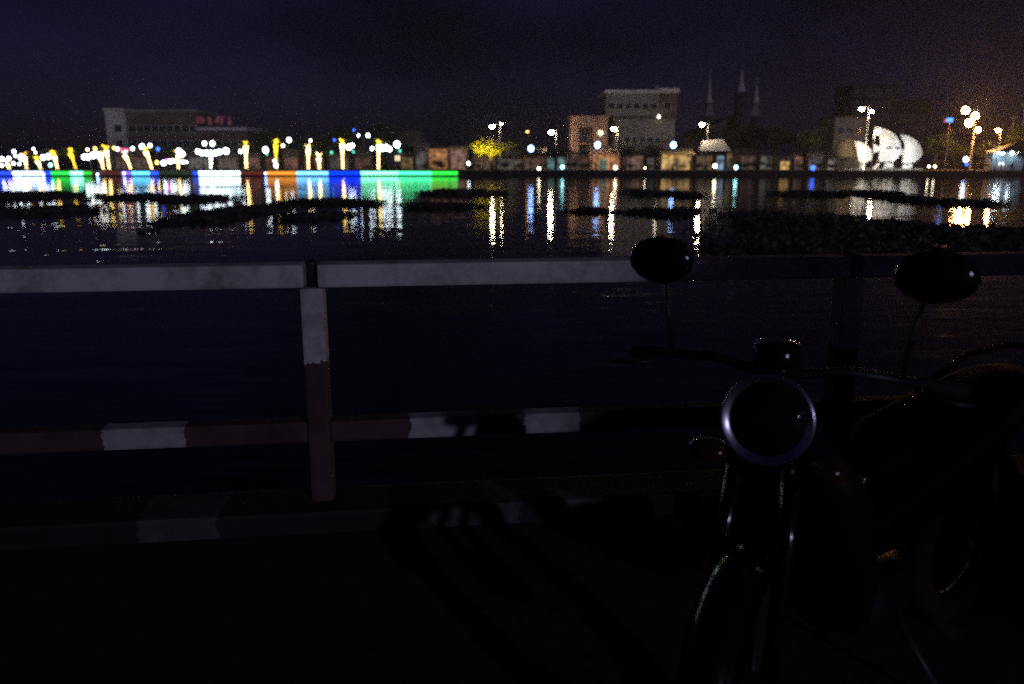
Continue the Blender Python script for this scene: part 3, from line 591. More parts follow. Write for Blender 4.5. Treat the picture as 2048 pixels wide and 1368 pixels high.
# the two unreadable dark words on the middle sail, as raised strokes
DK = mat('dark_lettering', (.06, .065, .07), .6, var=0)
def bulge_y(px, py):
    q = W(px, py, Y); xa, xb = W(1750, 290, Y).x, W(1803, 290, Y).x; za, zb = ZZ(323.5, Y), ZZ(254, Y)
    return -.9*math.sin(math.pi*(q.x-xa)/(xb-xa))*math.sin(math.pi*(q.z-za)/(zb-za))
for gx in (1769, 1773, 1777.5, 1788, 1792, 1796):
    q = W(gx, 296, Y)-Vector((c0.x, Y, G)); g = MB(); yy = bulge_y(gx, 296)-.05
    g.box((q.x-.11, yy, q.z), (.10, .04, .44)); g.box((q.x+.11, yy, q.z), (.10, .04, .44)); g.box((q.x, yy, q.z+(.17 if int(gx) % 2 else -.17)), (.12, .039, .10))
    if gx == 1777.5: g.box((q.x, yy, q.z+.3), (.2, .04, .06), mat=Matrix.Rotation(-.5, 3, 'Y'))
    g.build('letter', DK, mainsail)
def floodlight(label, x, Yf, target, power, col, ang=60, lensg='small'):
    p = W(x, 337, Yf); p.z = G; o = thing('floodlight', label, 'floodlight', p, 0, 'ground floodlights')
    d = (Vector(target) - (p + Vector((0, 0, .4)))).normalized(); q = d.to_track_quat('-Z', 'Y'); mm = q.to_matrix()
    m = MB(); m.box((0, 0, .4), (.42, .3, .16), mat=mm); m.build('housing', M['dark_metal'], o)
    m = MB(); m.tube([(0, .0, 0), (0, 0, .3)], .04, 6); m.build('bracket', M['dark_metal'], o)
    m = MB(); cc = Vector((0, 0, .4)) + d*.09; m.box(cc, (.36, .24, .02), mat=mm); m.build('lens', GL[lensg], o)
    l = bpy.data.lights.new('beam', 'SPOT'); l.energy = power; l.color = col; l.spot_size = R(ang); l.spot_blend = .6; l.shadow_soft_size = .12
    lo = link('beam', l, o, Vector((0, 0, .4)) + d*.16); lo.rotation_euler = q.to_euler()
def sail_pt(x, y): q = W(x, y, Y); return (q.x, q.y-.4, q.z)
floodlight('right one of a floodlight pair before the thatched pavilion, aimed at the near sail', 1697, SHORE+.9, sail_pt(1734, 305), 3200, (1, .93, .80), 70)
floodlight('left one of a floodlight pair before the thatched pavilion, aimed at the middle sail', 1685, SHORE+.9, sail_pt(1778, 285), 5600, (1, .90, .74), 50)
floodlight('floodlight at the foot of the middle sail', 1776, SHORE+.7, sail_pt(1783, 305), 2000, (.86, .96, 1), 70)
floodlight('floodlight at the foot of the right sail', 1826, SHORE+.7, sail_pt(1828, 300), 2700, (.84, .96, 1), 70)

# ------------------------------------------------------------------ trees
def tree_variant(seed, leafmat, clumps=60, per=30, flat=1.0):
    r = random.Random(seed); tr = MB(); cr_ = MB()
    tr.tube([(0,0,0), (.05,.02,.25), (.0,.05,.5), (.04,.0,.62)], [.045, .034, .028, .02], 8)
    cs = []
    for i in range(clumps):
        while True:
            q = Vector((r.uniform(-1,1), r.uniform(-1,1), r.uniform(-1,1)))
            if .25 < q.length < 1: break
        lump = .72 + .28*math.sin(3.1*q.x+seed)*math.cos(2.7*q.y+seed*2)
        c_ = Vector((q.x*.5*lump, q.y*.5*lump, .66 + q.z*.34*lump*flat)); cs.append(c_)
        if i % 5 == 0: tr.tube([(.0,.03,.42+.15*r.random()), c_*.6+Vector((0,0,.2)), c_], [.016, .01, .004], 5)
    for c_ in cs:
        cr0 = r.uniform(.08, .15)
        for k in range(per):
            d = Vector((r.gauss(0,1), r.gauss(0,1), r.gauss(0,.8))).normalized()*cr0*r.random()**.4
            a = Vector((r.gauss(0,1), r.gauss(0,1), r.gauss(0,.6))).normalized(); b = a.orthogonal().normalized(); b = Matrix.Rotation(r.uniform(0, 6.28), 3, a) @ b
            s_ = r.uniform(.016, .03); p = c_+d
            cr_.add([p-a*s_, p+b*s_*.5, p+a*s_, p-b*s_*.5], [(0,1,2,3)])
    return tr.mesh('trunk', M['bark']), cr_.mesh('crown', leafmat)
M['leaf_yellow_lit'] = mat('yellow_lit_leaves', (.13, .12, .02), .6, var=.4, scale=.8)  # the yellow floodlight's tint is put into this leaf colour
TV = {'yellow': [tree_variant(9, M['leaf_yellow_lit'], 70, 34, .62)], 'dark': [tree_variant(s, M['leaf_dark']) for s in (1, 2)], 'green': [tree_variant(s, M['leaf']) for s in (3, 4, 5)]}
tcount = {}
def tree(label, x, ytop, Y, width_px, kind='dark', yfoot=None):
    p = W(x, 335, Y); h = ZZ(ytop, Y)-G; wd = width_px*Y/F*1.02
    i = tcount[kind] = tcount.get(kind, 0)+1
    tm, cm = TV[kind][i % len(TV[kind])]
    o = thing('broadleaf_tree', label, 'tree', (p.x, Y, G), i*1.7, 'trees on the far bank')
    link('trunk', tm, o, None, 0, (h, h, h)); link('crown', cm, o, None, 0, (wd, wd, h))
    return o
tree('broad dark tree behind the torch-crowned palm', 556, 248, SHORE+26, 90, 'green')
tree('tree with grey-green crown behind the tall thick palm', 628, 262, SHORE+24, 70, 'green')
tree('dark tall tree behind the royal blue strip', 690, 246, SHORE+40, 100, 'green')
tree('tall dark tree behind the cross-arm lamp', 770, 238, SHORE+38, 110, 'green')
tree('small tree in front of the hotel end bay', 150, 285, SHORE+18, 60, 'green')
tree('small tree between the hotel and the slim yellow palm', 512, 280, SHORE+22, 60, 'green')
tree('low dark tree behind the branching globe lamp', 196, 290, SHORE+15, 50, 'green')
tree('low dark bushy tree behind the bushy palm', 345, 285, SHORE+16, 60, 'green')
tree('low dark tree before the orange shop house at the green strip end', 876, 319, SHORE+8, 46, 'dark')
lt = tree('tree whose crown is lit bright yellow from below', 984, 268, SHORE+8, 112, 'yellow')
tree('dark tree right of the yellow-lit tree', 1062, 284, SHORE+11, 60, 'dark')
tree('dark tree below the rosy street lamp', 1112, 287, SHORE+9, 66, 'dark')
tree('left dark round tree before the grey building', 1250, 276, SHORE+13, 58, 'dark')
tree('right dark round tree before the grey building', 1312, 279, SHORE+13, 50, 'dark')
tree('dark tree between the grey building and the pale canopy', 1378, 266, SHORE+22, 60, 'dark')
tree('dark tree behind the pale canopy roof', 1440, 252, SHORE+24, 76, 'dark')
tree('big black tree under the middle church spire', 1490, 236, SHORE+26, 104, 'dark')
tree('big black tree under the right church spire', 1552, 240, SHORE+24, 108, 'dark')
tree('olive tree catching lamp light right of the black trees', 1612, 250, SHORE+18, 76, 'green')
tree('low dark tree left of the thatched pavilion', 1652, 296, SHORE+12, 50, 'dark')
tree('bushy olive tree just right of the sails', 1866, 262, SHORE+17, 84, 'green')
tree('low olive tree right of the sails behind the dim lanterns', 1905, 282, SHORE+19, 70, 'green')
tree('brown-lit tree under the lone orange street lamp', 1968, 280, SHORE+20, 80, 'green')
tree('tree behind the roadside kiosk lit by orange lamps', 2024, 246, SHORE+21, 90, 'green')
tree('dark tree overhanging the kiosk roof', 2046, 282, SHORE+4, 60, 'dark')
floodlight('yellow floodlight under the yellow-lit tree', 962, SHORE+1.2, (XX(976, SHORE+8), SHORE+7, ZZ(284, SHORE+8)), 26000, (1, .80, .05), 66, 'yellow')

SHRUB = [(942,14,'beside the white lantern past the green strip'), (962,12,'under the left of the yellow-lit tree'), (1010,15,'under the right of the yellow-lit tree'), (1040,13,'left of the yellow-side globe lamp'), (1085,12,'left of the pale cyan doorway'), (1140,16,'right of the cyan doorways'), (1170,14,'left of the orange shop'), (1262,13,'before the pink shop'), (1298,12,'before the dim grey shop'), (1362,11,'before the yellow front'), (1396,14,'under the left of the pale canopy'), (1488,15,'right of the cyan quay lantern'), (1512,18,'under the middle church spire'), (1545,14,'left of the cream counter'), (1600,13,'before the dusty rose shop'), (1640,16,'right of the vivid blue lantern'), (1664,13,'left of the floodlight pair'), (1880,18,'right of the two dim lanterns'), (1905,15,'left of the white globe with blue base'), (1965,17,'left of the bright kiosk'), (60,9,'behind the bluish white strip'), (325,10,'behind the grey green strip'), (505,10,'behind the brick red strip'), (735,10,'behind the mint white strip'), (850,12,'behind the sea green strip'), (885,13,'behind the pure green strip')]
for i, (x, hp_, lab) in enumerate(SHRUB):
    Ys = SHORE+3.5+(i*3 % 4)*.6; p = W(x, 335, Ys); h = hp_/10.4*1.25; kd = TV['dark'][i % 2]
    o = thing('garden_shrub', f'low dark rounded shrub on the far bank {lab}', 'shrub', (p.x, Ys, G), i*1.1, 'shrubs along the far promenade')
    link('stem', kd[0], o, None, 0, (h*.8, h*.8, h)); link('foliage', kd[1], o, (0, 0, -h*.28), 0, (h*1.9, h*1.7, h*1.28))

# ------------------------------------------------------------------ people on the promenade
def person_mesh(pose, shirt):
    if pose == 'stand':
        J = {'pel':(0,0,.92,.135), 'chest':(0,0,1.22,.15), 'neck':(0,0,1.42,.06), 'head':(0,-.02,1.52,.095), 'crown':(0,-.01,1.63,.085), 'hl':(-.09,0,.86,.10), 'kl':(-.11,-.02,.48,.07), 'al':(-.12,.03,.09,.05), 'tl':(-.13,-.13,.04,.045), 'hr':(.09,0,.86,.10), 'kr':(.11,-.03,.48,.07), 'ar':(.12,.02,.09,.05), 'tr':(.13,-.14,.04,.045), 'sl':(-.19,0,1.34,.07), 'el':(-.25,.03,1.07,.05), 'wl':(-.25,-.06,.83,.038), 'fl':(-.25,-.09,.74,.03), 'sr':(.19,0,1.34,.07), 'er':(.25,.03,1.07,.05), 'wr':(.22,-.10,.86,.038), 'fr':(.2,-.13,.78,.03)}
    elif pose == 'walk':
        J = {'pel':(0,0,.92,.135), 'chest':(0,-.03,1.22,.15), 'neck':(0,-.04,1.42,.06), 'head':(-.01,-.07,1.52,.095), 'crown':(0,-.06,1.63,.085), 'hl':(-.09,0,.86,.10), 'kl':(-.10,-.2,.50,.07), 'al':(-.10,-.22,.10,.05), 'tl':(-.1,-.38,.05,.045), 'hr':(.09,0,.86,.10), 'kr':(.10,.06,.48,.07), 'ar':(.10,.32,.15,.05), 'tr':(.10,.2,.05,.045), 'sl':(-.19,-.03,1.34,.07), 'el':(-.25,.13,1.1,.05), 'wl':(-.25,.18,.86,.038), 'fl':(-.25,.19,.77,.03), 'sr':(.19,-.03,1.34,.07), 'er':(.25,-.12,1.08,.05), 'wr':(.23,-.3,.92,.038), 'fr':(.22,-.36,.86,.03)}
    else:
        J = {'pel':(0,0,.12,.14), 'chest':(0,-.02,.44,.15), 'neck':(0,-.06,.64,.06), 'head':(0,-.09,.74,.095), 'crown':(0,-.08,.85,.085), 'hl':(-.1,-.06,.11,.10), 'kl':(-.13,-.45,.13,.072), 'al':(-.13,-.5,-.26,.05), 'tl':(-.14,-.64,-.32,.045), 'hr':(.1,-.06,.11,.10), 'kr':(.13,-.45,.13,.072), 'ar':(.14,-.47,-.26,.05), 'tr':(.15,-.6,-.32,.045), 'sl':(-.19,-.03,.56,.07), 'el':(-.25,-.1,.3,.05), 'wl':(-.15,-.3,.22,.038), 'fl':(-.1,-.37,.22,.03), 'sr':(.19,-.03,.56,.07), 'er':(.25,-.1,.3,.05), 'wr':(.15,-.3,.22,.038), 'fr':(.1,-.37,.23,.03)}
    E = [('pel','chest'), ('chest','neck'), ('neck','head'), ('head','crown'), ('pel','hl'), ('hl','kl'), ('kl','al'), ('al','tl'), ('pel','hr'), ('hr','kr'), ('kr','ar'), ('ar','tr'), ('chest','sl'), ('sl','el'), ('el','wl'), ('wl','fl'), ('chest','sr'), ('sr','er'), ('er','wr'), ('wr','fr')]
    ks = list(J); me = bpy.data.meshes.new('skeleton'); me.from_pydata([J[k][:3] for k in ks], [(ks.index(a), ks.index(b)) for a, b in E], [])
    ob = bpy.data.objects.new('skeleton', me); C.objects.link(ob)
    sk = ob.modifiers.new('s', 'SKIN'); sv = me.skin_vertices[0].data
    for i, k in enumerate(ks): sv[i].radius = (J[k][3], J[k][3]*(.8 if k in ('pel', 'chest') else 1)); sv[i].use_root = (k == 'pel')
    ob.modifiers.new('u', 'SUBSURF').levels = 2; ob.modifiers['u'].render_levels = 2
    dg = bpy.context.evaluated_depsgraph_get(); nm = bpy.data.meshes.new_from_object(ob.evaluated_get(dg))
    bpy.data.objects.remove(ob)
    for q in (M['skin'], shirt, M['trouser'], M['hair']): nm.materials.append(q)
    hz = J['head'][2]; pz = J['pel'][2]
    for f in nm.polygons:
        c_ = f.center; f.use_smooth = True
        if c_.z > hz+.04 or (c_.z > hz-.06 and c_.y > J['head'][1]+.03): f.material_index = 3
        elif c_.z > J['neck'][2]+.01: f.material_index = 0
        elif abs(c_.x) > .2 and c_.z < J['el'][2]+.02 and pose != 'sit': f.material_index = 0
        elif c_.z > pz+.06: f.material_index = 1
        elif c_.z < J['al'][2]-.02: f.material_index = 3
        else: f.material_index = 2
    nm.name = 'person'; return nm
SH = {n: mat(n+'_shirt', c, .85, var=0) for n, c in {'dark': (.02, .022, .03), 'grey': (.10, .10, .10), 'brown': (.07, .045, .03)}.items()}
PM = {(p, s): person_mesh(p, SH[s]) for p, s in (('stand', 'dark'), ('walk', 'dark'), ('sit', 'dark'), ('stand', 'brown'), ('sit', 'grey'), ('walk', 'brown'))}
for x, pose, s, rz, lab in ((1191,'stand','dark',.3,'person in dark clothes standing before the orange shop corner'), (1222,'stand','brown',2.6,'person in brown shirt standing beside the teal shop door'), (1250,'sit','dark',.1,'person in dark clothes sitting on the quay edge before the pink shop'), (1281,'walk','dark',1.5,'person in dark clothes walking past the dusty pink front'), (1310,'stand','dark',-.4,'person in dark clothes standing left of the yellow shop front'), (1318,'stand','brown',.9,'person in brown shirt close beside another before the yellow shop'),
      (1345,'sit','grey',0,'person in grey sitting on the quay below the blue-white globe'), (1381,'stand','dark',2,'person in dark clothes standing at the right end of the yellow front'), (1413,'walk','dark',-1.4,'person in dark clothes walking below the pale canopy'), (1462,'stand','dark',.5,'person in dark clothes standing before the light blue stall'), (1766,'stand','dark',0,'person in dark clothes standing at the foot of the middle sail'), (1803,'stand','dark',3,'person in dark clothes standing between middle and right sail'), (1793,'walk','brown',1.2,'person in brown walking past the middle sail'), (1950,'stand','dark',1,'person in dark clothes standing right of the white globe with blue base'), (2002,'stand','dark',.4,'person in dark clothes standing at the left side of the bright kiosk'), (2024,'stand','dark',2.2,'person in dark clothes standing in front of the kiosk tube lamp')):
    Yp = SHORE+1.5 if pose != 'sit' else SHORE+.3
    o = tag(link('person', PM[(pose, s)], None, (XX(x, Yp), Yp, G+.005 if pose != 'sit' else G+.07), rz), lab, 'person', 'people on the far promenade')

# ------------------------------------------------------------------ roadside kiosk, sign, poles at the right
Y = SHORE+4; a, b = XX(1986, Y), XX(2064, Y); hw = (b-a)/2; zr = ZZ(304, Y)-G
o = thing('kiosk', 'open roadside kiosk lit bluish white inside under a dark roof', 'kiosk', ((a+b)/2, Y, G))
M['kiosk_wall'] = mat('pale_blue_panel', (.42, .55, .66), .6, var=.1, scale=.7)
block(o, -hw, hw, 2.6, 2.7, 0, zr, 'back_wall', M['kiosk_wall']); block(o, -hw, -hw+.1, .6, 2.6, 0, zr, 'side_wall', M['kiosk_wall']); block(o, -hw+.5, hw*.2, -.1, .4, 0, .95, 'counter', M['white_paint'])
m = MB(); zt = ZZ(283, Y)-G
m.add([(-hw-.2, -.7, zr), (hw+.2, -.7, zr), (hw+.2, 3, zr), (-hw-.2, 3, zr), (hw*.3, 1.1, zt), (hw+.2, 1.1, zt)], [(0,1,5,4), (1,2,5), (2,3,4,5), (3,0,4), (0,3,2,1)]); m.build('roof', M['dark_roof'], o)
for q in (-1, 0, 1):
    m = MB(); m.tube([(q*(hw-.1), -.5, 0), (q*(hw-.1), -.5, zr)], .05, 6); m.build('post', M['grey_metal'], o)
TUBE = glow('fluorescent_tube', (.72, .92, 1), 70)
for q in (-.45, .35):
    m = MB(); m.tube([(q*hw-.6, 1.4, zr-.25), (q*hw+.6, 1.4, zr-.25)], .06, 6); m.build('lamp_tube', TUBE, o)
q = W(2024, 306, Y-.9) - Vector(((a+b)/2, Y, G)); m = MB(); m.ball(q, .3, 10); m.build('lamp_bulb', GL['cool'], o)
q2 = W(2006, 329, Y-.9) - Vector(((a+b)/2, Y, G)); m = MB(); m.box((q2.x, -.3, 1.25), (.7, .3, .45)); m.build('lit_display_case', glow('display_case', (.9, .95, 1), 4), o)
Y = SHORE+13; p = W(1890, 330, Y); zt = ZZ(240, Y)-G
o = thing('pole_sign', 'small blue and red glowing sign high on a slim pole', 'sign', (p.x, Y, G))
m = MB(); m.tube([(0, 0, 0), (0, 0, zt)], [.1, .06], 8); m.build('pole', M['warm_wall'], o)
m = MB(); m.box((-.15, -.12, zt), (1.25, .12, .75)); m.build('blue_panel', glow('blue_sign_panel', (.06, .30, 1), 2.6), o)
m = MB(); m.box((-1.05, -.12, zt-.15), (.35, .12, .55)); m.build('red_panel', glow('red_sign_panel', (.9, .1, .25), .9), o)
for x, yt, lab in ((2016,231,'slim lit utility pole behind the kiosk tree'), (2035,205,'taller utility pole with a crossbar behind the kiosk tree')):
    Y = SHORE+22; p = W(x, 330, Y); zt = ZZ(yt, Y)-G; o = thing('utility_pole', lab, 'pole', (p.x, Y, G), 0, 'utility poles at the right')
    m = MB(); m.tube([(0, 0, 0), (0, 0, zt)], [.2, .13], 8); m.build('pole', M['concrete'], o)
    m = MB(); m.box((0, -.15, zt-.6), (1.7, .1, .12)); m.build('crossbar', M['grey_metal'], o)
    for d in (-.7, 0, .7):
        m = MB(); m.lathe([(.05, 0), (.08, .08), (.04, .2)], (d, -.15, zt-.54), 8); m.build('insulator', M['white_paint'], o)

# ------------------------------------------------------------------ floating water hyacinth mats
def hyacinth(label, x0, x1, y0, y1, seed, dens=9, hgt=.30):
    """a mat between pixel columns x0..x1 and rows y0 (far) .. y1 (near) on the water"""
    def dist(y): v = (y-684)/F; return (CAMZ-WATER)/((sp_+v*cp)/(cp-v*sp_))
    Ya, Yb = dist(y1), dist(y0); Yc = (Ya+Yb)/2; Xa, Xb = XX(x0, Yc, (y0+y1)/2), XX(x1, Yc, (y0+y1)/2); cx_ = (Xa+Xb)/2; hx = (Xb-Xa)/2; hy = (Yb-Ya)/2
    r = random.Random(seed); ph = [r.uniform(0, 6.28) for _ in range(8)]
    def edge(a): return .80 + .12*math.sin(2*a+ph[0]) + .10*math.sin(3*a+ph[1]) + .07*math.sin(5*a+ph[2]) + .05*math.sin(9*a+ph[3]) + .04*math.sin(14*a+ph[4])
    o = thing('water_hyacinth_mat', label, 'floating plants', (cx_, Yc, WATER), 0, 'water hyacinth mats adrift on the canal')
    m = MB(); n = 72; vs = []
    for k, z in ((1.0, -.03), (.985, .03), (.9, .07)):
        for j in range(n): a = 6.283*j/n; e = edge(a)*k; vs.append((hx*e*math.cos(a), hy*e*math.sin(a), z))
    vs.append((0, 0, .08)); fs = [(i*n+j, i*n+(j+1) % n, (i+1)*n+(j+1) % n, (i+1)*n+j) for i in range(2) for j in range(n)] + [(2*n+j, 2*n+(j+1) % n, 3*n) for j in range(n)]
    m.add(vs, fs); m.build('root_bed', M['leaf_hyacinth'], o)
    m = MB(); N = int(min(5200, max(250, math.pi*hx*hy*dens)))
    for k in range(N):
        a = r.uniform(0, 6.283); q = math.sqrt(r.random())*edge(a)*.99; x = hx*q*math.cos(a); y = hy*q*math.sin(a)
        hh = hgt*r.uniform(.45, 1.25); an = r.uniform(0, 6.283); wd = .11*r.uniform(.7, 1.4); d = Vector((math.cos(an), math.sin(an), 0)); t = Vector((-d.y, d.x, 0)); lean = r.uniform(.05, .28)
        b = Vector((x, y, .03))
        m.add([b, b+d*lean*.4+Vector((0,0,hh*.6))-t*wd, b+d*lean*.7+Vector((0,0,hh*.8))+t*0, b+d*lean*.4+Vector((0,0,hh*.6))+t*wd, b+d*lean+Vector((0,0,hh))], [(0,1,2), (0,2,3), (1,4,2), (2,4,3)])
    for k in range(14):                                          # stray plants that broke away
        a = r.uniform(0, 6.283); q = edge(a)*r.uniform(1.02, 1.35); cx2, cy2 = hx*q*math.cos(a), hy*q*math.sin(a)
        for k2 in range(r.randint(5, 26)):
            b = Vector((cx2+r.gauss(0, .35), cy2+r.gauss(0, .35), 0)); an = r.uniform(0, 6.283); d = Vector((math.cos(an), math.sin(an), 0)); t = Vector((-d.y, d.x, 0)); hh = hgt*r.uniform(.3, .9); wd = .1
            m.add([b, b+d*.06+Vector((0,0,hh*.6))-t*wd, b+d*.1+Vector((0,0,hh*.8)), b+d*.06+Vector((0,0,hh*.6))+t*wd, b+d*.16+Vector((0,0,hh))], [(0,1,2), (0,2,3), (1,4,2), (2,4,3)])
    lf = m.build('leaves', M['leaf_hyacinth'], o); lf['kind'] = 'stuff'
for k, (x0, x1, y0, y1, lab) in enumerate(((-120,172,386,402,'wide dark mat under the blue and green strips\' reflections'), (206,330,391,400,'long thin mat below the branching lamp\'s reflection'), (300,470,393,404,'mat below the forked palm\'s reflection'), (395,566,404,462,'largest rounded mat below the many-globed lamp'), (560,768,402,412,'long mat below the orange strip\'s reflection'), (-80,190,412,440,'broad dim mat nearest the bluish white strip\'s reflection, on its near side'), (560,700,428,442,'low mat under the tall thick palm\'s reflection'), (838,1012,381,394,'mat just past the green strip\'s reflection'), (800,960,407,420,'thin mat below the green end\'s reflection'), (1250,1330,382,394,'small mat before the big grey building'), (1322,1402,385,395,'small mat crossing the blue-white globe\'s reflection'), (1150,1215,419,428,'short mat below the salmon house\'s reflection'), (1240,1420,418,434,'low mat below the grey building\'s reflection'), (1690,1805,384,391,'narrow mat across the left sail\'s reflection'), (1752,1850,391,406,'mat across the right sail\'s reflection'), (1850,2000,403,412,'thin mat crossing the orange mast\'s reflection'), (1430,1720,424,480,'broad mat on the near side of the dark trees\' reflection'), (1680,1940,431,530,'broad mat on the near side of the sails\' reflection'), (1870,2220,446,535,'broad mat on the near side of the orange mast\'s reflection'), (1640,1800,472,512,'low mat behind the railing below the left sail'), (1560,1700,385,393,'thin mat left of the sails\' reflection'), (1380,1740,472,520,'low mat behind the railing below the dark trees'))):
    hyacinth(lab + ', water hyacinth', x0, x1, y0, y1, 40+k, 9 if y1 < 420 else 10, .3 if y1 < 420 else .2)

# ------------------------------------------------------------------ near railing
def band_paint(name, bands, base, axis=0, red=(.085, .045, .045)):
    """old white paint with red or darker bands, some standing in for shade (axis position ranges in metres on the object itself)"""
    m = bpy.data.materials.new(name); m.use_nodes = True; t = m.node_tree; b = t.nodes['Principled BSDF']; b.inputs['Roughness'].default_value = .75
    l = t.links.new; g = t.nodes.new('ShaderNodeTexCoord'); sx = t.nodes.new('ShaderNodeSeparateXYZ'); l(g.outputs['Object'], sx.inputs[0])
    n = t.nodes.new('ShaderNodeTexNoise'); n.inputs['Scale'].default_value = 11; n.inputs['Detail'].default_value = 8; n.inputs['Roughness'].default_value = .7; l(g.outputs['Object'], n.inputs['Vector'])
    off = t.nodes.new('ShaderNodeMath'); off.operation = 'MULTIPLY_ADD'; off.inputs[1].default_value = .13; l(n.outputs['Fac'], off.inputs[0]); l(sx.outputs[axis], off.inputs[2])
    acc = None
    for lo_, hi in bands:
        a = t.nodes.new('ShaderNodeMath'); a.operation = 'COMPARE'; a.inputs[1].default_value = (lo_+hi)/2+.065; a.inputs[2].default_value = (hi-lo_)/2; l(off.outputs[0], a.inputs[0])
        if acc is None: acc = a
        else:
            s = t.nodes.new('ShaderNodeMath'); s.operation = 'MAXIMUM'; l(acc.outputs[0], s.inputs[0]); l(a.outputs[0], s.inputs[1]); acc = s
    x = t.nodes.new('ShaderNodeMix'); x.data_type = 'RGBA'; x.inputs[6].default_value = (*base, 1); x.inputs[7].default_value = (*red, 1)
    if acc: l(acc.outputs[0], x.inputs[0])
    else: x.inputs[0].default_value = 0
    w2 = t.nodes.new('ShaderNodeMix'); w2.data_type = 'RGBA'; w2.blend_type = 'MULTIPLY'
    n3 = t.nodes.new('ShaderNodeTexNoise'); n3.inputs['Scale'].default_value = 4; n3.inputs['Detail'].default_value = 9; n3.inputs['Roughness'].default_value = .75; l(g.outputs['Object'], n3.inputs['Vector'])
    rr = t.nodes.new('ShaderNodeMapRange'); rr.inputs[1].default_value = .45; rr.inputs[2].default_value = .68; l(n3.outputs['Fac'], rr.inputs[0]); l(rr.outputs[0], w2.inputs[0])
    l(x.outputs[2], w2.inputs[6]); w2.inputs[7].default_value = (.34, .31, .28, 1); l(w2.outputs[2], b.inputs['Base Color'])
    bp = t.nodes.new('ShaderNodeBump'); bp.inputs['Strength'].default_value = .35; bp.inputs['Distance'].default_value = .01; l(n.outputs['Fac'], bp.inputs['Height']); l(bp.outputs[0], b.inputs['Normal'])
    return m
def bev_box(name, x0, x1, y0, y1, z0, z1, mt, parent, bev=.012):
    bm = bmesh.new(); bmesh.ops.create_cube(bm, size=1)
    for v in bm.verts: v.co = Vector(((x0+x1)/2+v.co.x*(x1-x0), (y0+y1)/2+v.co.y*(y1-y0), (z0+z1)/2+v.co.z*(z1-z0)))
    bmesh.ops.bevel(bm, geom=bm.edges[:], offset=bev, segments=2, affect='EDGES', profile=.6)
    me = bpy.data.meshes.new(name); bm.to_mesh(me); bm.free(); me.materials.append(mt)
    for f in me.polygons: f.use_smooth = False
    return link(name, me, parent)
# local frame: origin at the foot of the visible post, x along the railing
postx = -.80
rail = thing('railing', 'old white and red painted concrete railing along the near pavement', 'railing', (postx, rail_y(postx), 0), RA)
def lx(x, ydrop):
    """distance along the railing of pixel column x, for a rail at height drop below the camera"""
    u = (x-1024)/F; best = None
    zc = lambda X: rail_y(X)*cp + ydrop*sp_
    X = 0
    for _ in range(30): X = u*zc(X)
    return (X-postx)/math.cos(RA)
WHITE = (.62, .61, .58)
span = 2.28
top_m = band_paint('top_rail_paint', [], WHITE)
mid_b = [(-9, lx(212, 1.05)), (lx(372, 1.05), lx(818, 1.05)), (lx(952, 1.05), lx(1048, 1.05)), (lx(1156, 1.05), 9)]  # red bands; they also carry dappled shade, the last the dark right end
kerb_b = [(-9, lx(300, 1.5)), (lx(455, 1.5), lx(865, 1.5)), (lx(1035, 1.5), lx(1088, 1.5)), (lx(1195, 1.5), 9)]  # bands paint faint dappled light patches into the kerb colour
mid_m = band_paint('mid_rail_paint_shade', mid_b, (.40, .39, .38)); post_m = band_paint('post_paint', [(-1, .70)], WHITE, 2); kerb_m = band_paint('kerb_paint_light', kerb_b, (.075, .072, .075), 0, (.012, .010, .011))
for k in range(-4, 6):
    xx = k*span
    bev_box('post', xx-.046, xx+.046, -.055, .055, .10, 1.005, post_m, rail)
    m = MB(); m.lathe([(.022, 1.0), (.022, 1.095), (.024, 1.10), (.018, 1.108), (.008, 1.112)], (xx, 0, 0), 10); m.build('post_dowel', M['dark_metal'], rail)
    bev_box('top_rail', xx+.026, xx+span-.026, -.06, .06, 1.007, 1.10, top_m, rail)
    bev_box('mid_rail', xx+.046, xx+span-.046, -.045, .045, .36, .45, mid_m, rail)
bev_box('kerb', -4*span, 5*span, -.14, .12, -.05, .098, kerb_m, rail, .02)

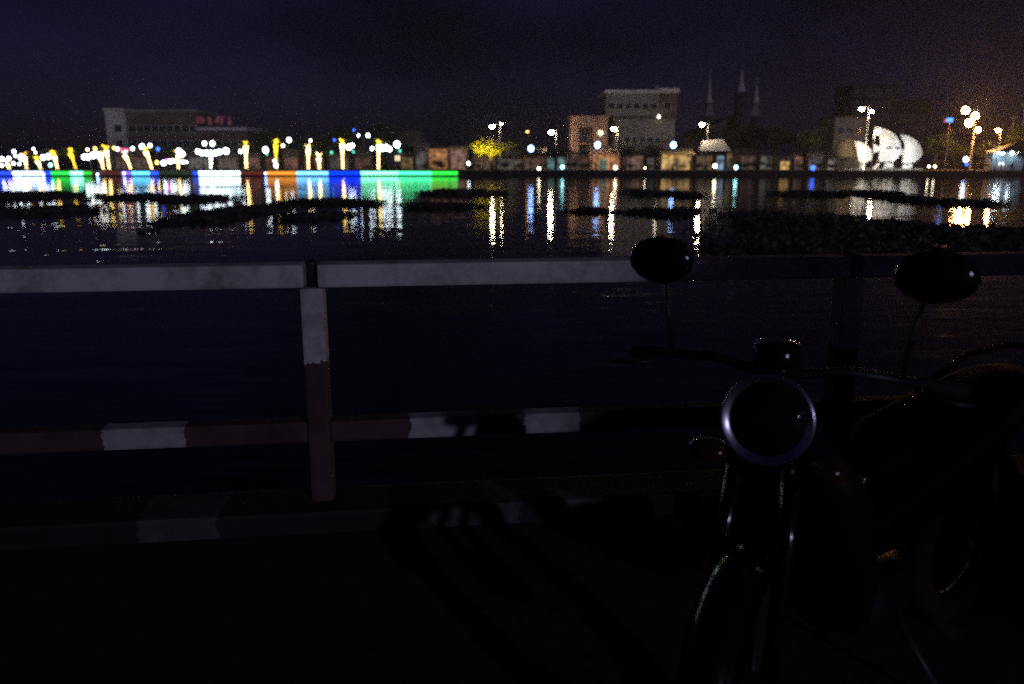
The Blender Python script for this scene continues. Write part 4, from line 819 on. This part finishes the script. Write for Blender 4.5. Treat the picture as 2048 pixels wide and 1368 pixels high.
# ------------------------------------------------------------------ parked motorbike, nose towards the road
M['bike_black'] = mat('gloss_black_bodywork', (.006, .006, .008), .12, var=0)
M['dull_metal'] = mat('dull_oxidised_metal', (.03, .03, .032), .45, .6, var=0)
M['chrome'] = mat('smoked_chrome', (.20, .20, .23), .16, 1, var=0)
M['rubber'] = mat('tyre_rubber', (.012, .012, .012), .85, var=0)
M['vinyl'] = mat('black_vinyl_seat', (.008, .008, .009), .85, var=.2, scale=20, bump=.3)
M['amber'] = mat('amber_lens', (.04, .012, .004), .15, var=0)
M['lens'] = mat('clear_headlamp_lens', (.008, .009, .011), .05, var=0)
bike = thing('motorbike', 'black motorbike parked with its tail to the railing, chrome glinting', 'motorbike', (.96, 2.08, 0), math.atan2(-.58, -.815))
RX = Matrix.Rotation(math.pi/2, 3, 'X')
def wheel(x, nm):
    o = thing_part = link(nm, None, bike, (x, 0, .29))
    t = MB(); n, k = 36, 10; R0, r0 = .245, .045
    vs = []; 
    for i in range(n):
        a = 2*math.pi*i/n
        for j in range(k):
            b = 2*math.pi*j/k; rr = R0 + r0*math.cos(b); vs.append((rr*math.cos(a), .9*r0*math.sin(b), rr*math.sin(a)))
    t.add(vs, [(i*k+j, i*k+(j+1) % k, ((i+1) % n)*k+(j+1) % k, ((i+1) % n)*k+j) for i in range(n) for j in range(k)], 0, True); t.build('tyre', M['rubber'], o)
    r = MB(); r.lathe([(.195, -.03), (.212, -.034), (.205, 0), (.212, .034), (.195, .03)], (0,0,0), 36, mat=RX); 
    r2 = MB(); pts = [(.2045*math.cos(2*math.pi*i/36), 0, .2045*math.sin(2*math.pi*i/36)) for i in range(37)]; r2.tube(pts, .016, 6, cap=False); r2.build('rim', M['dull_metal'], o)
    s = MB()
    for i in range(18):
        a = 2*math.pi*i/18; a2 = a + (.5 if i % 2 else -.5); yy = .03 if i % 2 else -.03
        s.tube([(.04*math.cos(a2), yy, .04*math.sin(a2)), (.195*math.cos(a), 0, .195*math.sin(a))], .0022, 4)
    s.build('spokes', M['dull_metal'], o)
    h = MB(); h.lathe([(.02, -.075), (.05, -.055), (.05, .055), (.02, .075)], (0,0,0), 14, mat=RX); h.build('hub', M['dull_metal'], o)
wheel(.62, 'front_wheel'); wheel(-.62, 'rear_wheel')
def fender(x, z, a0, a1, r, wd, name, mt):
    m = MB(); vs = []; n, k = 16, 7
    for th in (0, .006):
        for i in range(n+1):
            a = a0+(a1-a0)*i/n
            for j in range(k):
                s = -1+2*j/(k-1); rr = r+th-.045*abs(s)**2.2; vs.append((x+rr*math.cos(a), s*wd/2, z+rr*math.sin(a)))
    q = (n+1)*k
    fs = [(i*k+j, i*k+j+1, (i+1)*k+j+1, (i+1)*k+j) for i in range(n) for j in range(k-1)]; fs += [tuple(v+q for v in f[::-1]) for f in fs]
    fs += [(i*k+e, (i+1)*k+e, (i+1)*k+e+q, i*k+e+q) for i in range(n) for e in (0, k-1)] + [(j+e*k, j+1+e*k, j+1+e*k+q, j+e*k+q) for j in range(k-1) for e in (0, n)]
    m.add(vs, fs, 0, True); return m.build(name, mt, bike)
fender(.62, .29, R(15), R(150), .335, .13, 'front_fender', M['bike_black']); fender(-.62, .29, R(35), R(190), .34, .14, 'rear_fender', M['bike_black'])
for s in (-1, 1):
    m = MB(); m.tube([(.62, s*.075, .29), (.50, s*.075, .62), (.42, s*.06, .84)], [.022, .022, .026], 10); m.build('fork_leg', M['bike_black'], bike)
    m = MB(); m.tube([(-.62, s*.10, .30), (-.52, s*.11, .62)], [.03, .025], 10); m.build('shock_absorber', M['dull_metal'], bike)
    m = MB(); m.tube([(.32, s*.30, 1.0), (.28, s*.40, .985)], .017, 10); m.build('grip', M['rubber'], bike)
    m = MB(); m.tube([(.36, s*.30, .99), (.40, s*.36, .985), (.385, s*.42, .98)], .006, 6); m.build('brake_lever', M['dull_metal'], bike)
    ms = link('mirror', None, bike)
    m = MB(); m.tube([(.34, s*.27, 1.0), (.37, s*.28, 1.12), (.345, s*.30, 1.2)], .006, 6); m.build('stem', M['dull_metal'], ms)
    m = MB(); m.ball((.34, s*.315, 1.25), .078, 16, sc=(.38, 1.12, .78)); m.build('shell', M['bike_black'], ms)
    m = MB(); m.lathe([(.066, 0), (.064, .004)], (.308, s*.315, 1.25), 18, mat=Matrix.Diagonal((1, 1.12, .78)) @ Matrix.Rotation(-math.pi/2, 3, 'Y')); m.build('mirror_glass', M['chrome'], ms)
    m = MB(); m.ball((.44, s*.135, .80), .042, 12, sc=(1, 1.3, .7)); m.build('turn_signal', M['amber'], bike)
    m = MB(); m.tube([(-.12, s*.12, .26), (-.12, s*.24, .25)], .014, 8); m.build('foot_peg', M['rubber'], bike)
m = MB(); m.tube([(.32, -.32, 1.0), (.37, -.16, 1.02), (.40, 0, 1.0), (.37, .16, 1.02), (.32, .32, 1.0)], .013, 10); m.build('handlebar', M['dull_metal'], bike)
hm = Matrix.Rotation(R(80), 3, 'Y')
hl = link('headlight', None, bike, (.44, 0, .90))
m = MB(); m.lathe([(.03, -.13), (.07, -.10), (.092, -.04), (.096, .0)], (0, 0, 0), 24, mat=hm); m.build('bowl', M['bike_black'], hl)
m = MB(); m.lathe([(.094, -.02), (.108, -.004), (.110, .016), (.107, .023), (.103, .0212), (.098, .0185), (.093, .0152), (.0885, .012)], (0, 0, 0), 40, mat=hm); m.build('chrome_rim', mat('bright_chrome', (.80, .81, .90), .26, 1, var=0), hl)
m = MB(); m.lathe([(.088, .0125), (.07, .021), (.045, .027), (.01, .031)], (0, 0, 0), 24, mat=hm); m.build('lens', M['lens'], hl)
m = MB(); m.lathe([(.03, -.06), (.055, -.03), (.055, .02), (.04, .03)], (.385, 0, 1.05), 18); m.build('speedometer', M['bike_black'], bike)
def loft(rings, name, mt):
    """rings: (x, z, half width, half height)"""
    m = MB(); k = 14; vs = []
    for x, z, wy, hz in rings:
        for j in range(k):
            a = 2*math.pi*j/k; cy = math.copysign(abs(math.cos(a))**.75, math.cos(a)); sz = math.copysign(abs(math.sin(a))**.75, math.sin(a)); vs.append((x, wy*cy, z+hz*sz))
    n = len(rings); fs = [(i*k+j, i*k+(j+1) % k, (i+1)*k+(j+1) % k, (i+1)*k+j) for i in range(n-1) for j in range(k)] + [tuple(range(k))[::-1], tuple((n-1)*k+j for j in range(k))]
    m.add(vs, fs, 0, True); return m.build(name, mt, bike)
loft([(.40, .80, .05, .07), (.33, .72, .17, .16), (.24, .58, .20, .20), (.16, .42, .17, .16), (.10, .32, .08, .06)], 'leg_shield', M['bike_black'])
loft([(.22, .56, .06, .06), (.0, .48, .075, .075), (-.18, .52, .09, .11), (-.45, .62, .12, .11), (-.75, .70, .10, .07), (-.92, .74, .05, .04)], 'body_panel', M['bike_black'])
loft([(.0, .68, .07, .03), (-.15, .735, .11, .045), (-.45, .765, .125, .045), (-.75, .80, .11, .045), (-.86, .81, .07, .03)], 'seat', M['vinyl'])
loft([(.14, .30, .07, .07), (.02, .28, .11, .10), (-.14, .28, .11, .10), (-.24, .29, .07, .07)], 'engine', M['dull_metal'])
m = MB(); m.tube([(.08, -.08, .25), (.0, -.13, .16), (-.3, -.15, .17), (-.45, -.16, .22), (-.95, -.17, .34)], [.018, .018, .02, .042, .045], 12); m.build('exhaust_pipe', M['dull_metal'], bike)
m = MB(); m.tube([(-.5, .11, .8), (-.8, .12, .86), (-.98, .06, .88), (-.98, -.06, .88), (-.8, -.12, .86), (-.5, -.11, .8)], .011, 8); m.build('grab_rail', M['dull_metal'], bike)
m = MB(); m.ball((-.95, 0, .72), .06, 12, sc=(.7, 1.2, .8)); m.build('tail_light', mat('red_lens', (.25, .01, .01), .15, var=0), bike)
m = MB(); m.tube([(-.1, .10, .22), (-.14, .24, .012)], .011, 8); m.build('side_stand', M['dark_metal'], bike)
m = MB(); m.box((-1.0, 0, .55), (.01, .17, .13), mat=Matrix.Rotation(.25, 3, 'Y')); m.build('number_plate', M['white_paint'], bike)

STEER = R(25); piv = Vector((.42, 0, 0)); rz_ = Matrix.Rotation(STEER, 3, 'Z')      # handlebar turned to the stand side
for ch in bike.children:
    if ch.name.split('.')[0] in ('front_wheel', 'front_fender', 'fork_leg', 'grip', 'brake_lever', 'mirror', 'turn_signal', 'handlebar', 'headlight', 'speedometer'):
        ch.location = piv + rz_ @ (ch.location - piv); ch.rotation_euler = (0, 0, STEER)

# ------------------------------------------------------------------ unseen tree added behind the camera to shade the right of the railing
sh_dir = Vector((sd.x, sd.y, sd.z))
aim = Vector((1.72, 3.5, .62)); c_ = aim + sh_dir*11.0
o = thing('added_shade_tree', 'added leafy tree out of view, shading the railing beyond the motorbike', 'tree', (c_.x+.6, c_.y, 0), .6)
tm, cm = tree_variant(21, M['leaf_dark'], 170, 42)
link('trunk', tm, o, None, 0, (4.2, 4.2, 4.2)); link('crown', cm, o, None, 0, (3.9, 3.9, 4.9))

# ------------------------------------------------------------------ night haze
HAZE = .00042
if HAZE:
    m = MB(); m.bbox(-420, 420, -62, 905, -4, 62); hz = m.build('haze', [])
    hm_ = bpy.data.materials.new('night_haze'); hm_.use_nodes = True; t = hm_.node_tree; t.nodes.clear()
    v = t.nodes.new('ShaderNodeVolumePrincipled'); v.inputs['Color'].default_value = (.9, .9, .92, 1); v.inputs['Density'].default_value = HAZE; v.inputs['Anisotropy'].default_value = .3
    ou = t.nodes.new('ShaderNodeOutputMaterial'); t.links.new(v.outputs[0], ou.inputs['Volume']); hz.data.materials.append(hm_)
    hz['kind'] = 'stuff'
